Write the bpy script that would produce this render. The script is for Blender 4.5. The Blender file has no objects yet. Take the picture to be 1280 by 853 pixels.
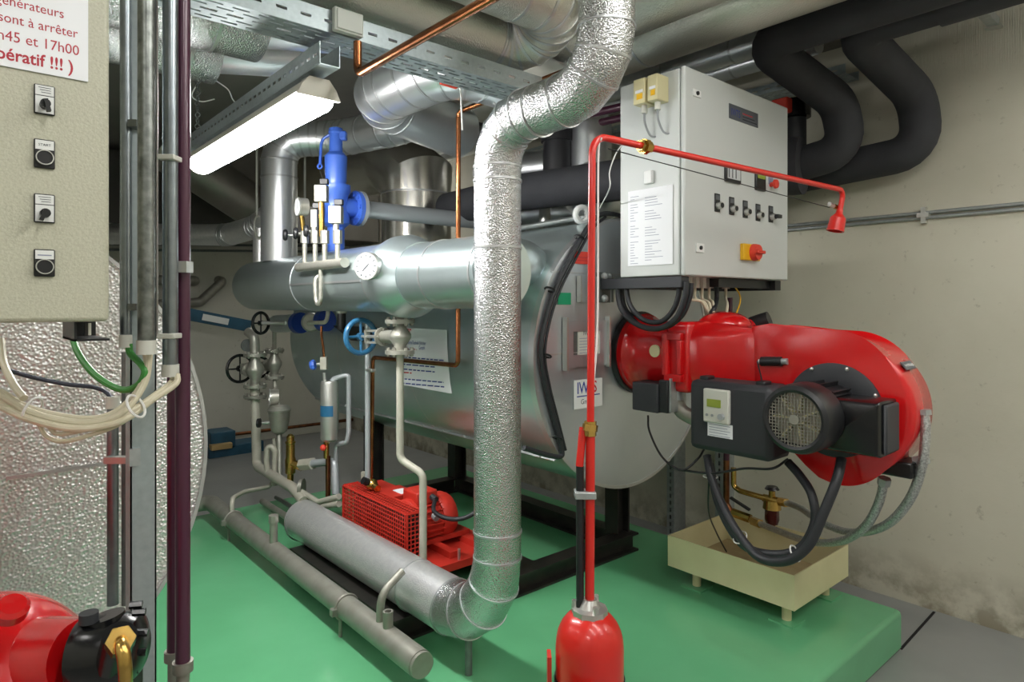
import bpy, math, random
from mathutils import Vector, Matrix
random.seed(7)
SC = bpy.context.scene
COL = SC.collection
V = Vector
# ------------------------------------------------------------------ camera
F = 808.0; CX = 640.0; HY = 381.0            # focal length in px, horizon row (1280x853 frame)
FW = V((0.6534, 0.7570, 0)); RT = V((0.7570, -0.6534, 0)); EYE = V((0, 0, 1.5))
cam = bpy.data.cameras.new('camera'); cam_o = bpy.data.objects.new('camera', cam); COL.objects.link(cam_o)
cam.sensor_width = 36; cam.lens = F / 1280 * 36; cam.shift_y = -45.5 / 1280; cam.clip_start = 0.05
cam_o.location = EYE; cam_o.rotation_euler = (math.pi / 2, 0, -math.atan2(FW.x, FW.y))
SC.camera = cam_o
# ------------------------------------------------------------------ world, exposure
w = bpy.data.worlds.new('world'); SC.world = w; w.use_nodes = True
w.node_tree.nodes['Background'].inputs[0].default_value = (0.8, 0.85, 0.9, 1)
w.node_tree.nodes['Background'].inputs[1].default_value = 0.25
SC.view_settings.view_transform = 'Standard'; SC.view_settings.look = 'None'
SC.view_settings.exposure = 0.02; SC.view_settings.gamma = 1.0; SC.view_settings.use_curve_mapping = False
LAMP_W = 34.0          # emission of the fluorescent diffusers
ROOM = dict(x0=-2.6, x1=4.12, y0=-2.6, y1=8.2, z0=-0.2, z1=3.08)

# pixel -> point: distance d along the view, or the plane x / y / z the thing lies on
def ray(px, py): return FW + RT * ((px - CX) / F) + V((0, 0, (HY - py) / F))
def at(px, py, d): return EYE + ray(px, py) * d
def aX(px, py, x): r = ray(px, py); return EYE + r * (x / r.x)
def aY(px, py, y): r = ray(px, py); return EYE + r * (y / r.y)
def aZ(px, py, z): r = ray(px, py); return EYE + r * ((z - 1.5) / r.z)
def hitcyl(px, py, xc, zc, R):
    r = ray(px, py); a = r.x**2 + r.z**2; ox, oz = -xc, 1.5 - zc
    b = 2 * (ox * r.x + oz * r.z); c = ox**2 + oz**2 - R * R
    D = max(b * b - 4 * a * c, 0); return EYE + r * ((-b - math.sqrt(D)) / (2 * a))

# ------------------------------------------------------------------ materials
def srgb(h):
    h = h.lstrip('#'); o = []
    for i in (0, 2, 4):
        v = int(h[i:i+2], 16) / 255; o.append(v / 12.92 if v <= .04045 else ((v + .055) / 1.055) ** 2.4)
    return (*o, 1)
MATS = {}
def mat(name, col, rough=.5, metal=0., bump=None, var=None, spec=.5, coat=0., emit=None, trans=0., bdist=.002):
    """bump=(kind, scale, strength) ; var=(scale, amount, colour2)"""
    m = bpy.data.materials.new(name); m.use_nodes = True; nt = m.node_tree; b = nt.nodes['Principled BSDF']
    c = srgb(col) if isinstance(col, str) else col
    b.inputs['Base Color'].default_value = c; b.inputs['Roughness'].default_value = rough
    b.inputs['Metallic'].default_value = metal; b.inputs['Specular IOR Level'].default_value = spec
    b.inputs['Coat Weight'].default_value = coat; b.inputs['Coat Roughness'].default_value = .08
    if trans: b.inputs['Transmission Weight'].default_value = trans
    if emit: b.inputs['Emission Color'].default_value = emit[0]; b.inputs['Emission Strength'].default_value = emit[1]
    tc = nt.nodes.new('ShaderNodeTexCoord')
    if var:
        n = nt.nodes.new('ShaderNodeTexNoise'); n.inputs['Scale'].default_value = var[0]; n.inputs['Detail'].default_value = 4
        nt.links.new(tc.outputs['Object'], n.inputs['Vector'])
        mx = nt.nodes.new('ShaderNodeMix'); mx.data_type = 'RGBA'
        rp = nt.nodes.new('ShaderNodeMapRange'); rp.inputs[1].default_value = .35; rp.inputs[2].default_value = .7; rp.inputs[4].default_value = var[1]
        nt.links.new(n.outputs[0], rp.inputs[0]); nt.links.new(rp.outputs[0], mx.inputs['Factor'])
        mx.inputs['A'].default_value = c; mx.inputs['B'].default_value = srgb(var[2]); nt.links.new(mx.outputs['Result'], b.inputs['Base Color'])
    if bump:
        kind, sc, st = bump
        if kind == 'voronoi':
            t = nt.nodes.new('ShaderNodeTexVoronoi'); t.feature = 'SMOOTH_F1'; t.inputs['Smoothness'].default_value = .6
        elif kind == 'wave':
            t = nt.nodes.new('ShaderNodeTexWave'); t.inputs['Distortion'].default_value = 2
        else:
            t = nt.nodes.new('ShaderNodeTexNoise'); t.inputs['Detail'].default_value = 3
        t.inputs['Scale'].default_value = sc; nt.links.new(tc.outputs['Object'], t.inputs['Vector'])
        bp = nt.nodes.new('ShaderNodeBump'); bp.inputs['Strength'].default_value = st; bp.inputs['Distance'].default_value = bdist
        nt.links.new(t.outputs[0], bp.inputs['Height']); nt.links.new(bp.outputs[0], b.inputs['Normal'])
    MATS[name] = m; return m
mat('emb', 'cccecf', .27, 1, ('voronoi', 180, .8), bdist=.004)
mat('emb_mat', 'f0f0f0', .33, .75, ('voronoi', 150, .5), (40, .5, 'dcdde0'), bdist=.002)
mat('emb_dull', 'd6d4cb', .36, .93, ('voronoi', 170, .6), bdist=.003)
mat('emb_big', 'e0e0df', .4, .78, ('voronoi', 125, .85), bdist=.005)
mat('alu', 'e4e7e9', .31, .86, ('noise', 30, .12))
mat('band', 'cfd1d2', .35, .9)
mat('skin', 'c6d3d4', .31, .86, ('noise', 9, .06), (6, .35, 'b0c0c1'), bdist=.02)
mat('skin_front', 'd0d6da', .38, .85, ('noise', 7, .05), (3, .4, 'b4bcc4'), bdist=.02)
mat('galv', 'b3b8b8', .42, .65, ('noise', 80, .08), (40, .6, '979d9d'))
mat('galv_dark', '7b807e', .45, .6, None, (25, .7, '646866'))
mat('galv_tray', 'a9b4b6', .42, .7, None, (60, .5, '929da0'))
mat('steel_brown', 'a19c8d', .38, .8, None, (9, .5, '8a8472'))
mat('flue', 'd8d5cc', .26, .92, ('noise', 4, .05), bdist=.02)
mat('raw_pipe', '98978d', .45, .5, ('noise', 60, .15), (14, .6, '7c7a70'))
mat('cream_pipe', 'b4b1a4', .42, .1, ('noise', 40, .1), (20, .4, '9f9b8c'))
mat('conduit_steel', '8d9498', .3, .95, None, (30, .5, '6d7478'))
mat('zinc', '8b8f8b', .38, .9, ('noise', 90, .2), (45, .9, '595d5a'))
mat('grey_pipe', 'a8adb0', .38, .3)
mat('cast', 'a8a79d', .42, .65, ('noise', 90, .25), (35, .5, '95948a'))
mat('brass', 'cda95e', .27, 1, None, (30, .4, 'a88547'))
mat('copper', 'b5744b', .27, 1, None, (12, .8, '7a4a30'))
mat('copper_old', '8a5a3c', .35, 1, None, (18, .9, '5d4030'))
mat('black', '1b1c1e', .4)
mat('black_gloss', '101113', .22, 0, ('noise', 120, .1))
mat('frame_black', '1d1c1b', .42, .1, ('noise', 25, .2), (12, .7, '35302b'))
mat('foam', '36373b', .78, 0, ('noise', 60, .12), (7, .5, '26272b'))
mat('rubber', '25272b', .5)
mat('charcoal', '2d2f33', .55, 0, ('noise', 200, .1))
mat('red', 'c01014', .2, 0, ('noise', 8, .04), coat=.4, bdist=.01)
mat('red_pipe', 'c9231a', .3, coat=.3)
mat('red_matt', 'c8362a', .42, 0, None, (15, .5, 'b32a20'))
mat('red_label', 'd8402f', .5)
mat('blue', '426bcc', .4, coat=.2)
mat('blue_dark', '1f3c8c', .3, coat=.3)
mat('blue_wheel', '2a6288', .3, coat=.4)
mat('blue_beam', '2b5a74', .5, 0, ('noise', 40, .3), (6, .9, '1f4658'))
mat('purple', '4a2338', .3, .1, coat=.3)
mat('white', 'e2e4e2', .35)
mat('cabinet', 'c5c9c7', .36, 0, ('noise', 220, .06))
mat('white_plastic', 'c9c9c0', .4)
mat('paper', 'eef0f4', .6)
mat('beige_box', 'bebdaa', .4, 0, ('noise', 170, .5), (260, .6, 'a9a892'), bdist=.003)
mat('beige_plastic', 'cfc79c', .4)
mat('grey_box', 'cdd2cb', .45)
mat('yellow', 'e8b41e', .4)
mat('tray_cream', 'd2cba2', .4, 0, ('noise', 20, .1), (7, .5, 'c3ba8e'))
mat('tray_inside', 'b3a27c', .5, 0, None, (6, .8, '8d7a58'))
mat('cable_cream', 'd3ccb4', .45, 0, None, (25, .6, 'bdb498'))
mat('cable_green', '3e8a3c', .45)
mat('grey_cable', '8d9092', .5)
mat('blue_cable', '39404d', .5)
mat('wire_white', 'e3e3e0', .5)
mat('braid', 'cfd0cf', .35, .8, ('voronoi', 260, .9), (150, .8, '77787a'))
mat('ink_blue', '2d3d8f', .6); mat('ink_red', 'c2323c', .6); mat('ink_dark', '30333c', .6); mat('ink_grey', '8a8fa6', .6)
mat('ink_notice', 'b52f3f', .6)
mat('plate_grey', '6c7076', .4, .6)
mat('green_label', '0f8f63', .5)
mat('lcd', '8f9e3c', .3)
mat('glass', (1, 1, 1, 1), .02, 0, trans=1.)
mat('dial', 'c0c4c5', .5)
mat('steel', 'cbcbc6', .34, .85)
mat('red_wine', '4a1014', .2, coat=.5)
mat('wood', 'b59a68', .6)
mat('lamp_body', 'cfccbf', .45)
mat('lamp_diff', 'ffffff', .4, emit=((1.0, .985, .95, 1), LAMP_W))
mat('lamp_diff_new', 'ffffff', .4, emit=((1.0, .99, .97, 1), LAMP_W*2.5))
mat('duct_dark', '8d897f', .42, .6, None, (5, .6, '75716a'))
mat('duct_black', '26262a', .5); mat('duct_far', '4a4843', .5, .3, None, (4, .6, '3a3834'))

def node_wall(name, base, stain, dirt_low=True):
    m = bpy.data.materials.new(name); m.use_nodes = True; nt = m.node_tree; N = nt.nodes; L = nt.links; b = N['Principled BSDF']
    b.inputs['Roughness'].default_value = .75
    geo = N.new('ShaderNodeNewGeometry'); sx = N.new('ShaderNodeSeparateXYZ'); L.new(geo.outputs['Position'], sx.inputs[0])
    def noise(sc, det=5, ro=.6):
        n = N.new('ShaderNodeTexNoise'); n.inputs['Scale'].default_value = sc; n.inputs['Detail'].default_value = det; n.inputs['Roughness'].default_value = ro
        L.new(geo.outputs['Position'], n.inputs['Vector']); return n.outputs[0]
    def mr(s, a, b_, c=0, d=1):
        n = N.new('ShaderNodeMapRange'); L.new(s, n.inputs[0])
        for i, v in enumerate((a, b_, c, d)): n.inputs[i+1].default_value = v
        return n.outputs[0]
    def mul(a, c):
        n = N.new('ShaderNodeMath'); n.operation = 'MULTIPLY'; L.new(a, n.inputs[0])
        if isinstance(c, float): n.inputs[1].default_value = c
        else: L.new(c, n.inputs[1])
        return n.outputs[0]
    def mix(fac, A, B):
        n = N.new('ShaderNodeMix'); n.data_type = 'RGBA'; L.new(fac, n.inputs['Factor'])
        for k, v in (('A', A), ('B', B)):
            if isinstance(v, str): n.inputs[k].default_value = srgb(v)
            else: L.new(v, n.inputs[k])
        return n.outputs['Result']
    col = mix(mr(noise(1.3), .4, .68, 0, .6), base, stain)
    col = mix(mr(noise(22, 6, .7), .62, .70, 0, .45), col, '8f8a78')                 # scuffs and pits
    if dirt_low:                                                                        # worn dirty strip along the floor
        low = mul(mr(sx.outputs['Z'], -.2, .12, 1, 0), mr(noise(7), .42, .6))
        col = mix(low, col, '8e8774')
    L.new(col, b.inputs['Base Color'])
    h = mul(noise(30, 6, .6), .4)
    if dirt_low:                                                                        # ribbed render above the wall's edge
        wv = N.new('ShaderNodeTexWave'); wv.bands_direction = 'Y'; wv.inputs['Scale'].default_value = 30; wv.inputs['Distortion'].default_value = 3; wv.inputs['Detail'].default_value = 2
        L.new(geo.outputs['Position'], wv.inputs['Vector'])
        up = mul(mul(mul(wv.outputs[0], .45), mr(sx.outputs['Z'], 2.66, 2.76, 0, 1)), mr(sx.outputs['Y'], 1.5, 1.3, 0, 1))
        up0 = mul(mul(wv.outputs[0], mr(sx.outputs['Z'], 2.68, 2.74, 0, 1)), mr(sx.outputs['Y'], 1.5, 1.3, 0, 1))
        ad = N.new('ShaderNodeMath'); L.new(h, ad.inputs[0]); L.new(up, ad.inputs[1]); h = ad.outputs[0]
    bp = N.new('ShaderNodeBump'); bp.inputs['Strength'].default_value = .5; bp.inputs['Distance'].default_value = .006
    L.new(h, bp.inputs['Height']); L.new(bp.outputs[0], b.inputs['Normal'])
    MATS[name] = m
node_wall('wall', 'c9c6b5', 'bab6a3'); node_wall('wall_far', 'cdccc0', 'c0bfb2', False)
node_wall('ceil', '7d7a72', '6a6761', False)
mat('floor', '8d8f8c', .42, 0, ('noise', 14, .12), (3, .7, '7f8280'))
mat('pad', '63ac7d', .24, 0, ('noise', 16, .16), (2.2, .6, '58a06f'), bdist=.006, coat=.25)
mat('hole', '08080a', .8)

# ------------------------------------------------------------------ mesh builder
def basis(ax):
    ax = V(ax).normalized(); t = V((0, 0, 1)) if abs(ax.z) < .9 else V((1, 0, 0))
    u = t.cross(ax).normalized(); return u, ax.cross(u), ax
class MB:
    def __init__(s): s.v = []; s.f = []
    def add(s, vs, fs):
        o = len(s.v); s.v += [V(v) for v in vs]; s.f += [[i + o for i in f] for f in fs]; return s
    def box(s, c, d, u=(1, 0, 0), v=(0, 1, 0), w=(0, 0, 1)):
        c = V(c); u = V(u) * d[0] / 2; v = V(v) * d[1] / 2; w = V(w) * d[2] / 2
        vs = [c + u*i + v*j + w*k for k in (-1, 1) for j in (-1, 1) for i in (-1, 1)]
        return s.add(vs, [[0,2,3,1],[4,5,7,6],[0,1,5,4],[2,6,7,3],[0,4,6,2],[1,3,7,5]])
    def bb(s, x0, x1, y0, y1, z0, z1): return s.box(((x0+x1)/2, (y0+y1)/2, (z0+z1)/2), (x1-x0, y1-y0, z1-z0))
    def lathe(s, prof, o, ax, n=32, caps=True):
        u, v, w_ = basis(ax); o = V(o); vs = []; fs = []
        for r, h in prof:
            for i in range(n):
                a = 2*math.pi*i/n; vs.append(o + w_*h + (u*math.cos(a) + v*math.sin(a))*r)
        for k in range(len(prof)-1):
            for i in range(n):
                j = (i+1) % n; fs.append([k*n+i, k*n+j, (k+1)*n+j, (k+1)*n+i])
        if caps and prof[0][0] > 1e-6: fs.append(list(range(n))[::-1])
        if caps and prof[-1][0] > 1e-6: fs.append([(len(prof)-1)*n+i for i in range(n)])
        return s.add(vs, fs)
    def cyl(s, p0, p1, r0, r1=None, n=24):
        p0, p1 = V(p0), V(p1); d = p1-p0; L = d.length
        return s.lathe([(r0, 0), (r0 if r1 is None else r1, L)], p0, d, n)
    def ringwall(s, p0, p1, ro, ri, n=32):
        p0, p1 = V(p0), V(p1); d = p1-p0; L = d.length; u, v, w_ = basis(d); vs = []; fs = []
        for r, h in ((ri, 0), (ro, 0), (ro, L), (ri, L)):
            for i in range(n): a = 2*math.pi*i/n; vs.append(p0 + w_*h + (u*math.cos(a)+v*math.sin(a))*r)
        for k in range(4):
            for i in range(n):
                j = (i+1) % n; k2 = (k+1) % 4; fs.append([k*n+i, k*n+j, k2*n+j, k2*n+i])
        return s.add(vs, fs)
    def torus(s, c, ax, R, r, n=28, m=10, a0=0, a1=2*math.pi):
        u, v, w_ = basis(ax); c = V(c); full = abs(a1-a0-2*math.pi) < 1e-6; N = n if full else n+1; vs = []; fs = []
        for i in range(N):
            a = a0+(a1-a0)*i/n; d = u*math.cos(a)+v*math.sin(a)
            for j in range(m):
                b = 2*math.pi*j/m; vs.append(c + d*(R+r*math.cos(b)) + w_*(r*math.sin(b)))
        for i in range(n):
            i2 = (i+1) % N
            for j in range(m): j2 = (j+1) % m; fs.append([i*m+j, i2*m+j, i2*m+j2, i*m+j2])
        return s.add(vs, fs)
    def tube(s, pts, r, n=16, bend=0, bn=6, caps=True):
        pts = fillet(pts, bend, bn) if bend else [V(p) for p in pts]
        T = []
        for i in range(len(pts)):
            a = (pts[i]-pts[i-1]).normalized() if i else None
            b = (pts[i+1]-pts[i]).normalized() if i < len(pts)-1 else None
            T.append(((a or b)+(b or a)).normalized())
        u, v, _ = basis(T[0]); vs = []; fs = []
        for i, p in enumerate(pts):
            if i:
                q = T[i-1].rotation_difference(T[i]); u = q @ u; v = q @ v
            k = 1.0
            if 0 < i < len(pts)-1: k = 1/max(.6, (pts[i]-pts[i-1]).normalized().dot(T[i]))
            rr = r[i] if isinstance(r, (list, tuple)) else r
            for j in range(n): a = 2*math.pi*j/n; vs.append(p + (u*math.cos(a)+v*math.sin(a))*rr*(1+(k-1)*.7))
        for i in range(len(pts)-1):
            for j in range(n): j2 = (j+1) % n; fs.append([i*n+j, i*n+j2, (i+1)*n+j2, (i+1)*n+j])
        if caps: fs += [list(range(n))[::-1], [(len(pts)-1)*n+j for j in range(n)]]
        return s.add(vs, fs)
    def prism(s, poly, o, u, v, t):
        o, u, v = V(o), V(u), V(v); w_ = V(t); n = len(poly)
        vs = [o+u*a+v*b for a, b in poly] + [o+u*a+v*b+w_ for a, b in poly]
        return s.add(vs, [list(range(n))[::-1], [n+i for i in range(n)]] + [[i, (i+1) % n, n+(i+1) % n, n+i] for i in range(n)])
    def loft(s, secs):
        n = len(secs[0]); vs = [p for q in secs for p in q]; fs = []
        for k in range(len(secs)-1):
            for i in range(n): j = (i+1) % n; fs.append([k*n+i, k*n+j, (k+1)*n+j, (k+1)*n+i])
        fs += [list(range(n))[::-1], [(len(secs)-1)*n+i for i in range(n)]]
        return s.add(vs, fs)
    def sphere(s, c, r, sc=(1, 1, 1), n=16, m=10):
        c = V(c); vs = [c+V((0, 0, r*sc[2]))]; fs = []
        for i in range(1, m):
            a = math.pi*i/m
            for j in range(n): b = 2*math.pi*j/n; vs.append(c+V((r*sc[0]*math.sin(a)*math.cos(b), r*sc[1]*math.sin(a)*math.sin(b), r*sc[2]*math.cos(a))))
        vs.append(c-V((0, 0, r*sc[2])))
        for j in range(n): fs.append([0, 1+j, 1+(j+1) % n])
        for i in range(m-2):
            for j in range(n): a = 1+i*n; fs.append([a+j, a+n+j, a+n+(j+1) % n, a+(j+1) % n])
        a = 1+(m-2)*n
        for j in range(n): fs.append([a+j, len(vs)-1, a+(j+1) % n])
        return s.add(vs, fs)
    def hexa(s, p0, p1, r): return s.cyl(p0, p1, r, n=6)
    def slots(s, o, u, v, length, rows, slot, gap, th):
        """perforated strip: o corner, u along, v across; rows=[(solid width, slot width)...,(last solid)]"""
        u, v = V(u), V(v); w_ = u.cross(v); y = 0; o = V(o)
        for i, row in enumerate(rows):
            a = row[0]; s.box(o+u*(length/2)+v*(y+a/2), (length, a, th), u, v, w_); y += a
            if len(row) > 1:
                b = row[1]; x = 0; off = (slot+gap)*.5 if len(row) > 2 else 0
                x = -off
                while x < length:
                    x1 = min(x+gap, length); x0 = max(x, 0)
                    if x1 > x0: s.box(o+u*((x0+x1)/2)+v*(y+b/2), (x1-x0, b, th), u, v, w_)
                    x += slot+gap
                y += b
        return s
def fillet(pts, r, n=6):
    pts = [V(p) for p in pts]; out = [pts[0]]
    for i in range(1, len(pts)-1):
        p = pts[i]; a = (pts[i-1]-p); b = (pts[i+1]-p); la, lb = a.length, b.length; a.normalize(); b.normalize()
        ang = a.angle(b)
        if ang > math.pi-.03: out.append(p); continue
        rr = r[i-1] if isinstance(r, (list, tuple)) else r
        t = min(rr/math.tan(ang/2), la*.49, lb*.49); R = t*math.tan(ang/2)
        c = p+(a+b).normalized()*(R/math.sin(ang/2)); p0 = p+a*t; p1 = p+b*t
        va, vb = p0-c, p1-c; ax = va.cross(vb); tot = va.angle(vb)
        if ax.length < 1e-9: out.append(p); continue
        for k in range(n+1): out.append(c + Matrix.Rotation(tot*k/n, 3, ax) @ va)
    out.append(pts[-1]); return out
def smooth_path(pts, n=8):
    pts = [V(p) for p in pts]; q = [pts[0]*2-pts[1]]+pts+[pts[-1]*2-pts[-2]]; out = []
    for i in range(1, len(q)-2):
        for k in range(n):
            t = k/n; a, b, c, d = q[i-1], q[i], q[i+1], q[i+2]
            out.append(((b*2)+(c-a)*t+(a*2-b*5+c*4-d)*t*t+(b*3-a-c*3+d)*t**3)*.5)
    out.append(pts[-1]); return out

ORG = {}
def props(o, label=None, cat=None, group=None, kind=None):
    if label: o['label'] = label
    if cat: o['category'] = cat
    if group: o['group'] = group
    if kind: o['kind'] = kind
    return o
def thing(name, label, cat, base, group=None):
    o = bpy.data.objects.new(name, None); COL.objects.link(o); o.location = V(base); o.empty_display_size = .05
    ORG[o.name] = V(base); return props(o, label, cat, group)
def put(name, mb, m, parent=None, label=None, cat=None, group=None, kind=None, sharp=35, bevel=0, flat=False):
    vs = mb.v
    if parent: org = ORG[parent.name]
    else:
        xs = [v.x for v in vs]; ys = [v.y for v in vs]; zs = [v.z for v in vs]
        org = V(((min(xs)+max(xs))/2, (min(ys)+max(ys))/2, min(zs)))
    me = bpy.data.meshes.new(name); me.from_pydata([tuple(v-org) for v in vs], [], mb.f); me.validate(); me.update()
    import bmesh
    bm = bmesh.new(); bm.from_mesh(me); bmesh.ops.recalc_face_normals(bm, faces=bm.faces); bm.to_mesh(me); bm.free()
    if not flat:
        me.polygons.foreach_set('use_smooth', [True]*len(me.polygons)); me.set_sharp_from_angle(angle=math.radians(sharp))
    me.materials.append(MATS[m])
    o = bpy.data.objects.new(name, me); COL.objects.link(o); ORG[o.name] = org
    if parent: o.parent = parent
    else: o.location = org
    if bevel:
        bv = o.modifiers.new('bevel', 'BEVEL'); bv.width = bevel; bv.segments = 2; bv.limit_method = 'ANGLE'; bv.angle_limit = math.radians(40)
    return props(o, label, cat, group, kind)
def struct(name, mb, m, label=None, bevel=0): return put(name, mb, m, label=label, kind='structure', bevel=bevel)
def text(name, s, o, right, up, size, m, parent=None, bold=0, align='LEFT', sx=1.0, **kw):
    c = bpy.data.curves.new(name, 'FONT'); c.body = s; c.size = 1; c.align_x = align; c.offset = bold; c.resolution_u = 3
    t = bpy.data.objects.new(name, c); COL.objects.link(t); dg = bpy.context.evaluated_depsgraph_get()
    me = bpy.data.meshes.new_from_object(t.evaluated_get(dg)); right, up, o = V(right), V(up), V(o); mb = MB()
    mb.v = [o+right*(v.co.x*size*sx)+up*(v.co.y*size) for v in me.vertices]; mb.f = [list(p.vertices) for p in me.polygons]
    bpy.data.objects.remove(t)
    if not mb.v: return None
    return put(name, mb, m, parent, flat=True, **kw)
def ring(parent, p, d, r, h=.012, k=1.012, m='band', name='seam_band'):
    p = V(p); d = V(d).normalized(); return put(name, MB().ringwall(p-d*h/2, p+d*h/2, r*k+.002, r*.97, 40), m, parent)
def rivets(parent, pts, r=.006, m='band', name='screws'):
    b = MB()
    for p in pts: b.sphere(p, r, n=8, m=5)
    return put(name, b, m, parent, kind='stuff')
def pipe(name, label, cat, pts, r, m, bend=0, bn=6, bands=(), n=32, group=None, bk=1.012, bh=.012, part='pipe_body', bm='band', joints=False):
    """an insulated duct or pipe run; bands = fractions along the straight pieces: (i, t)"""
    pts = [V(p) for p in pts]; t = thing(name, label, cat, (sum((p.x for p in pts))/len(pts), sum((p.y for p in pts))/len(pts), min(p.z for p in pts)-r), group)
    put(part, MB().tube(pts, r, n, bend, bn), m, t)
    for i, f in bands:
        a, b = pts[i], pts[i+1]; ring(t, a.lerp(b, f), b-a, r, bh, bk, bm)
    if joints:
        fp = fillet(pts, bend, bn)
        for i in range(1, len(fp)-1):
            ring(t, fp[i], fp[i+1]-fp[i-1], r, bh, bk*1.01, bm)
    return t
def one(name, label, cat, mb, m, group=None, **kw): return put(name, mb, m, None, label, cat, group, **kw)
def copy_tree(o, off, parent=None, label=None):
    c = o.copy(); COL.objects.link(c); c.parent = parent
    if parent is None: c.location = o.location+V(off)
    ORG[c.name] = ORG.get(o.name, V((0, 0, 0)))+V(off)
    if label: c['label'] = label
    for ch in o.children: copy_tree(ch, off, c)
    return c
# ================================================================== the room
R_ = ROOM; T = .12
struct('floor', MB().bb(R_['x0'], R_['x1'], R_['y0'], R_['y1'], R_['z0']-.1, R_['z0']), 'floor', 'grey painted concrete floor')
struct('ceiling', MB().bb(R_['x0']-T, R_['x1']+T, R_['y0']-T, R_['y1']+T, R_['z1'], R_['z1']+T), 'ceil', 'dim grey concrete ceiling')
struct('wall_right', MB().bb(R_['x1'], R_['x1']+T, R_['y0']-T, R_['y1']+T, R_['z0']-.1, R_['z1']), 'wall', 'stained cream plaster wall')
struct('wall_back', MB().bb(R_['x0']-T, R_['x1'], R_['y1'], R_['y1']+T, R_['z0']-.1, R_['z1']), 'wall_far', 'pale grey plaster wall')
struct('wall_left', MB().bb(R_['x0']-T, R_['x0'], R_['y0']-T, R_['y1'], R_['z0']-.1, R_['z1']), 'wall_far', 'pale plaster wall')
struct('wall_front', MB().bb(R_['x0'], R_['x1'], R_['y0']-T, R_['y0'], R_['z0']-.1, R_['z1']), 'wall_far', 'pale plaster wall')
# joint strip in the floor beside the plinth
jb = MB(); a = aZ(1126, 812, -.199); b = aZ(1176, 770, -.199); b = V((4.1, a.y+.02, -.199)); jb.box((a+b)/2, ((b-a).length, .012, .004), (b-a).normalized(), V((0, 0, 1)).cross((b-a).normalized()))
struct('trim_1', jb, 'hole', 'dark joint line in the floor')
# ceiling beam, left of the lamp
struct('trim_2', MB().bb(-.4, .55, 2.4, 8.2, 2.72, 3.08), 'duct_dark', 'dark concrete ceiling beam')
# ---- green plinth
pd = MB(); z0, z1 = -.2, 0
poly = [(.05, 1.15), (3.5, 1.15), (3.5, 4.95), (.05, 4.95)]
pd.bb(.05, 3.53, 1.15, 4.95, -.2, 0)
one('concrete_plinth', 'glossy green painted concrete plinth under the boilers', 'plinth', pd, 'pad', bevel=.022)

# ================================================================== lamps
def lamp(label, x, y0, y1, z, dm='lamp_diff', group=None):
    t = thing('fluorescent_lamp', label, 'lamp', (x, (y0+y1)/2, z-.06), group)
    put('housing', MB().prism([(-.075, .005), (.075, .005), (.06, .03), (.035, .062), (-.035, .062), (-.06, .03)], (x, y0, z), (1, 0, 0), (0, 0, 1), (0, y1-y0, 0)), 'lamp_body', t)
    pr = [(-.064, .004)]+[(.064*math.cos(math.pi+math.pi*i/12), .004+.056*math.sin(math.pi+math.pi*i/12)) for i in range(1, 12)]+[(.064, .004)]
    put('diffuser', MB().prism(pr, (x, y0+.02, z), (1, 0, 0), (0, 0, 1), (0, y1-y0-.04, 0)), dm, t)
    for y in (y0, y1):
        put('end_cap', MB().prism([(-.078, -.004), (.078, -.004), (.062, .032), (.036, .064), (-.036, .064), (-.062, .032)], (x, y-.008, z), (1, 0, 0), (0, 0, 1), (0, .016, 0)), 'lamp_body', t)
    return t
L0 = lamp('lit fluorescent lamp hanging under a slotted rail', .95, 2.12, 3.53, 2.215, 'lamp_diff_new')
# more lamps of the same kind, added mostly out of view to brighten the room
G = 'added ceiling lamps brightening the room'
for x, y in ((1.9, -1.9), (3.5, -1.6), (-1.3, -1.5), (.45, -1.1), (-1.4, 1.2), (1.6, -.6),  (.2, 6.2), (3.4, 6.0)):
    lamp('added lit fluorescent lamp fixed right under the ceiling', x, y, y+1.5, 2.98, group=G)
# rail above the lamp
rl2 = MB(); rl2.slots((.915, 2.03, 2.30), (0, 1, 0), (0, 0, 1), 1.62, [(.03, .012), (.03,)], .03, .022, .003)
rl2.bb(.915, .985, 2.03, 3.65, 2.297, 2.300); rl2.bb(.983, .986, 2.03, 3.65, 2.30, 2.372)
t = thing('support_rail', 'slotted galvanised rail carrying the lit lamp', 'rail', (.95, 2.67, 2.297)); put('slotted_rail', rl2, 'galv_tray', t)
for y in (2.2, 3.35): put('hanger', MB().bb(.93, .97, y-.02, y+.02, 2.285, 2.30), 'galv', t)

# ================================================================== right boiler
BX, BZ, BR, BY0, BY1 = 2.69, 1.25, .70, 2.17, 5.0
t = thing('steam_boiler', 'large horizontal galvanised steam boiler with red burner on its front', 'boiler', (BX, 3.6, .1)); BOIL = t
put('shell', MB().lathe([(0, 0), (BR-.05, 0), (BR-.012, .0), (BR, .008), (BR, BY1-BY0-.04), (BR-.04, BY1-BY0), (0, BY1-BY0)], (BX, BY0, BZ), (0, 1, 0), 96), 'skin', t)
put('front_plate', MB().lathe([(0, 0), (BR-.008, 0), (BR-.008, .012), (0, .012)], (BX, BY0-.012, BZ), (0, 1, 0), 96), 'skin_front', t)
put('front_rim', MB().ringwall((BX, BY0-.016, BZ), (BX, BY0+.02, BZ), BR+.004, BR-.012, 96), 'band', t)
for y in (3.25, 4.15): ring(t, (BX, y, BZ), (0, 1, 0), BR, .008, 1.0)
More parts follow.
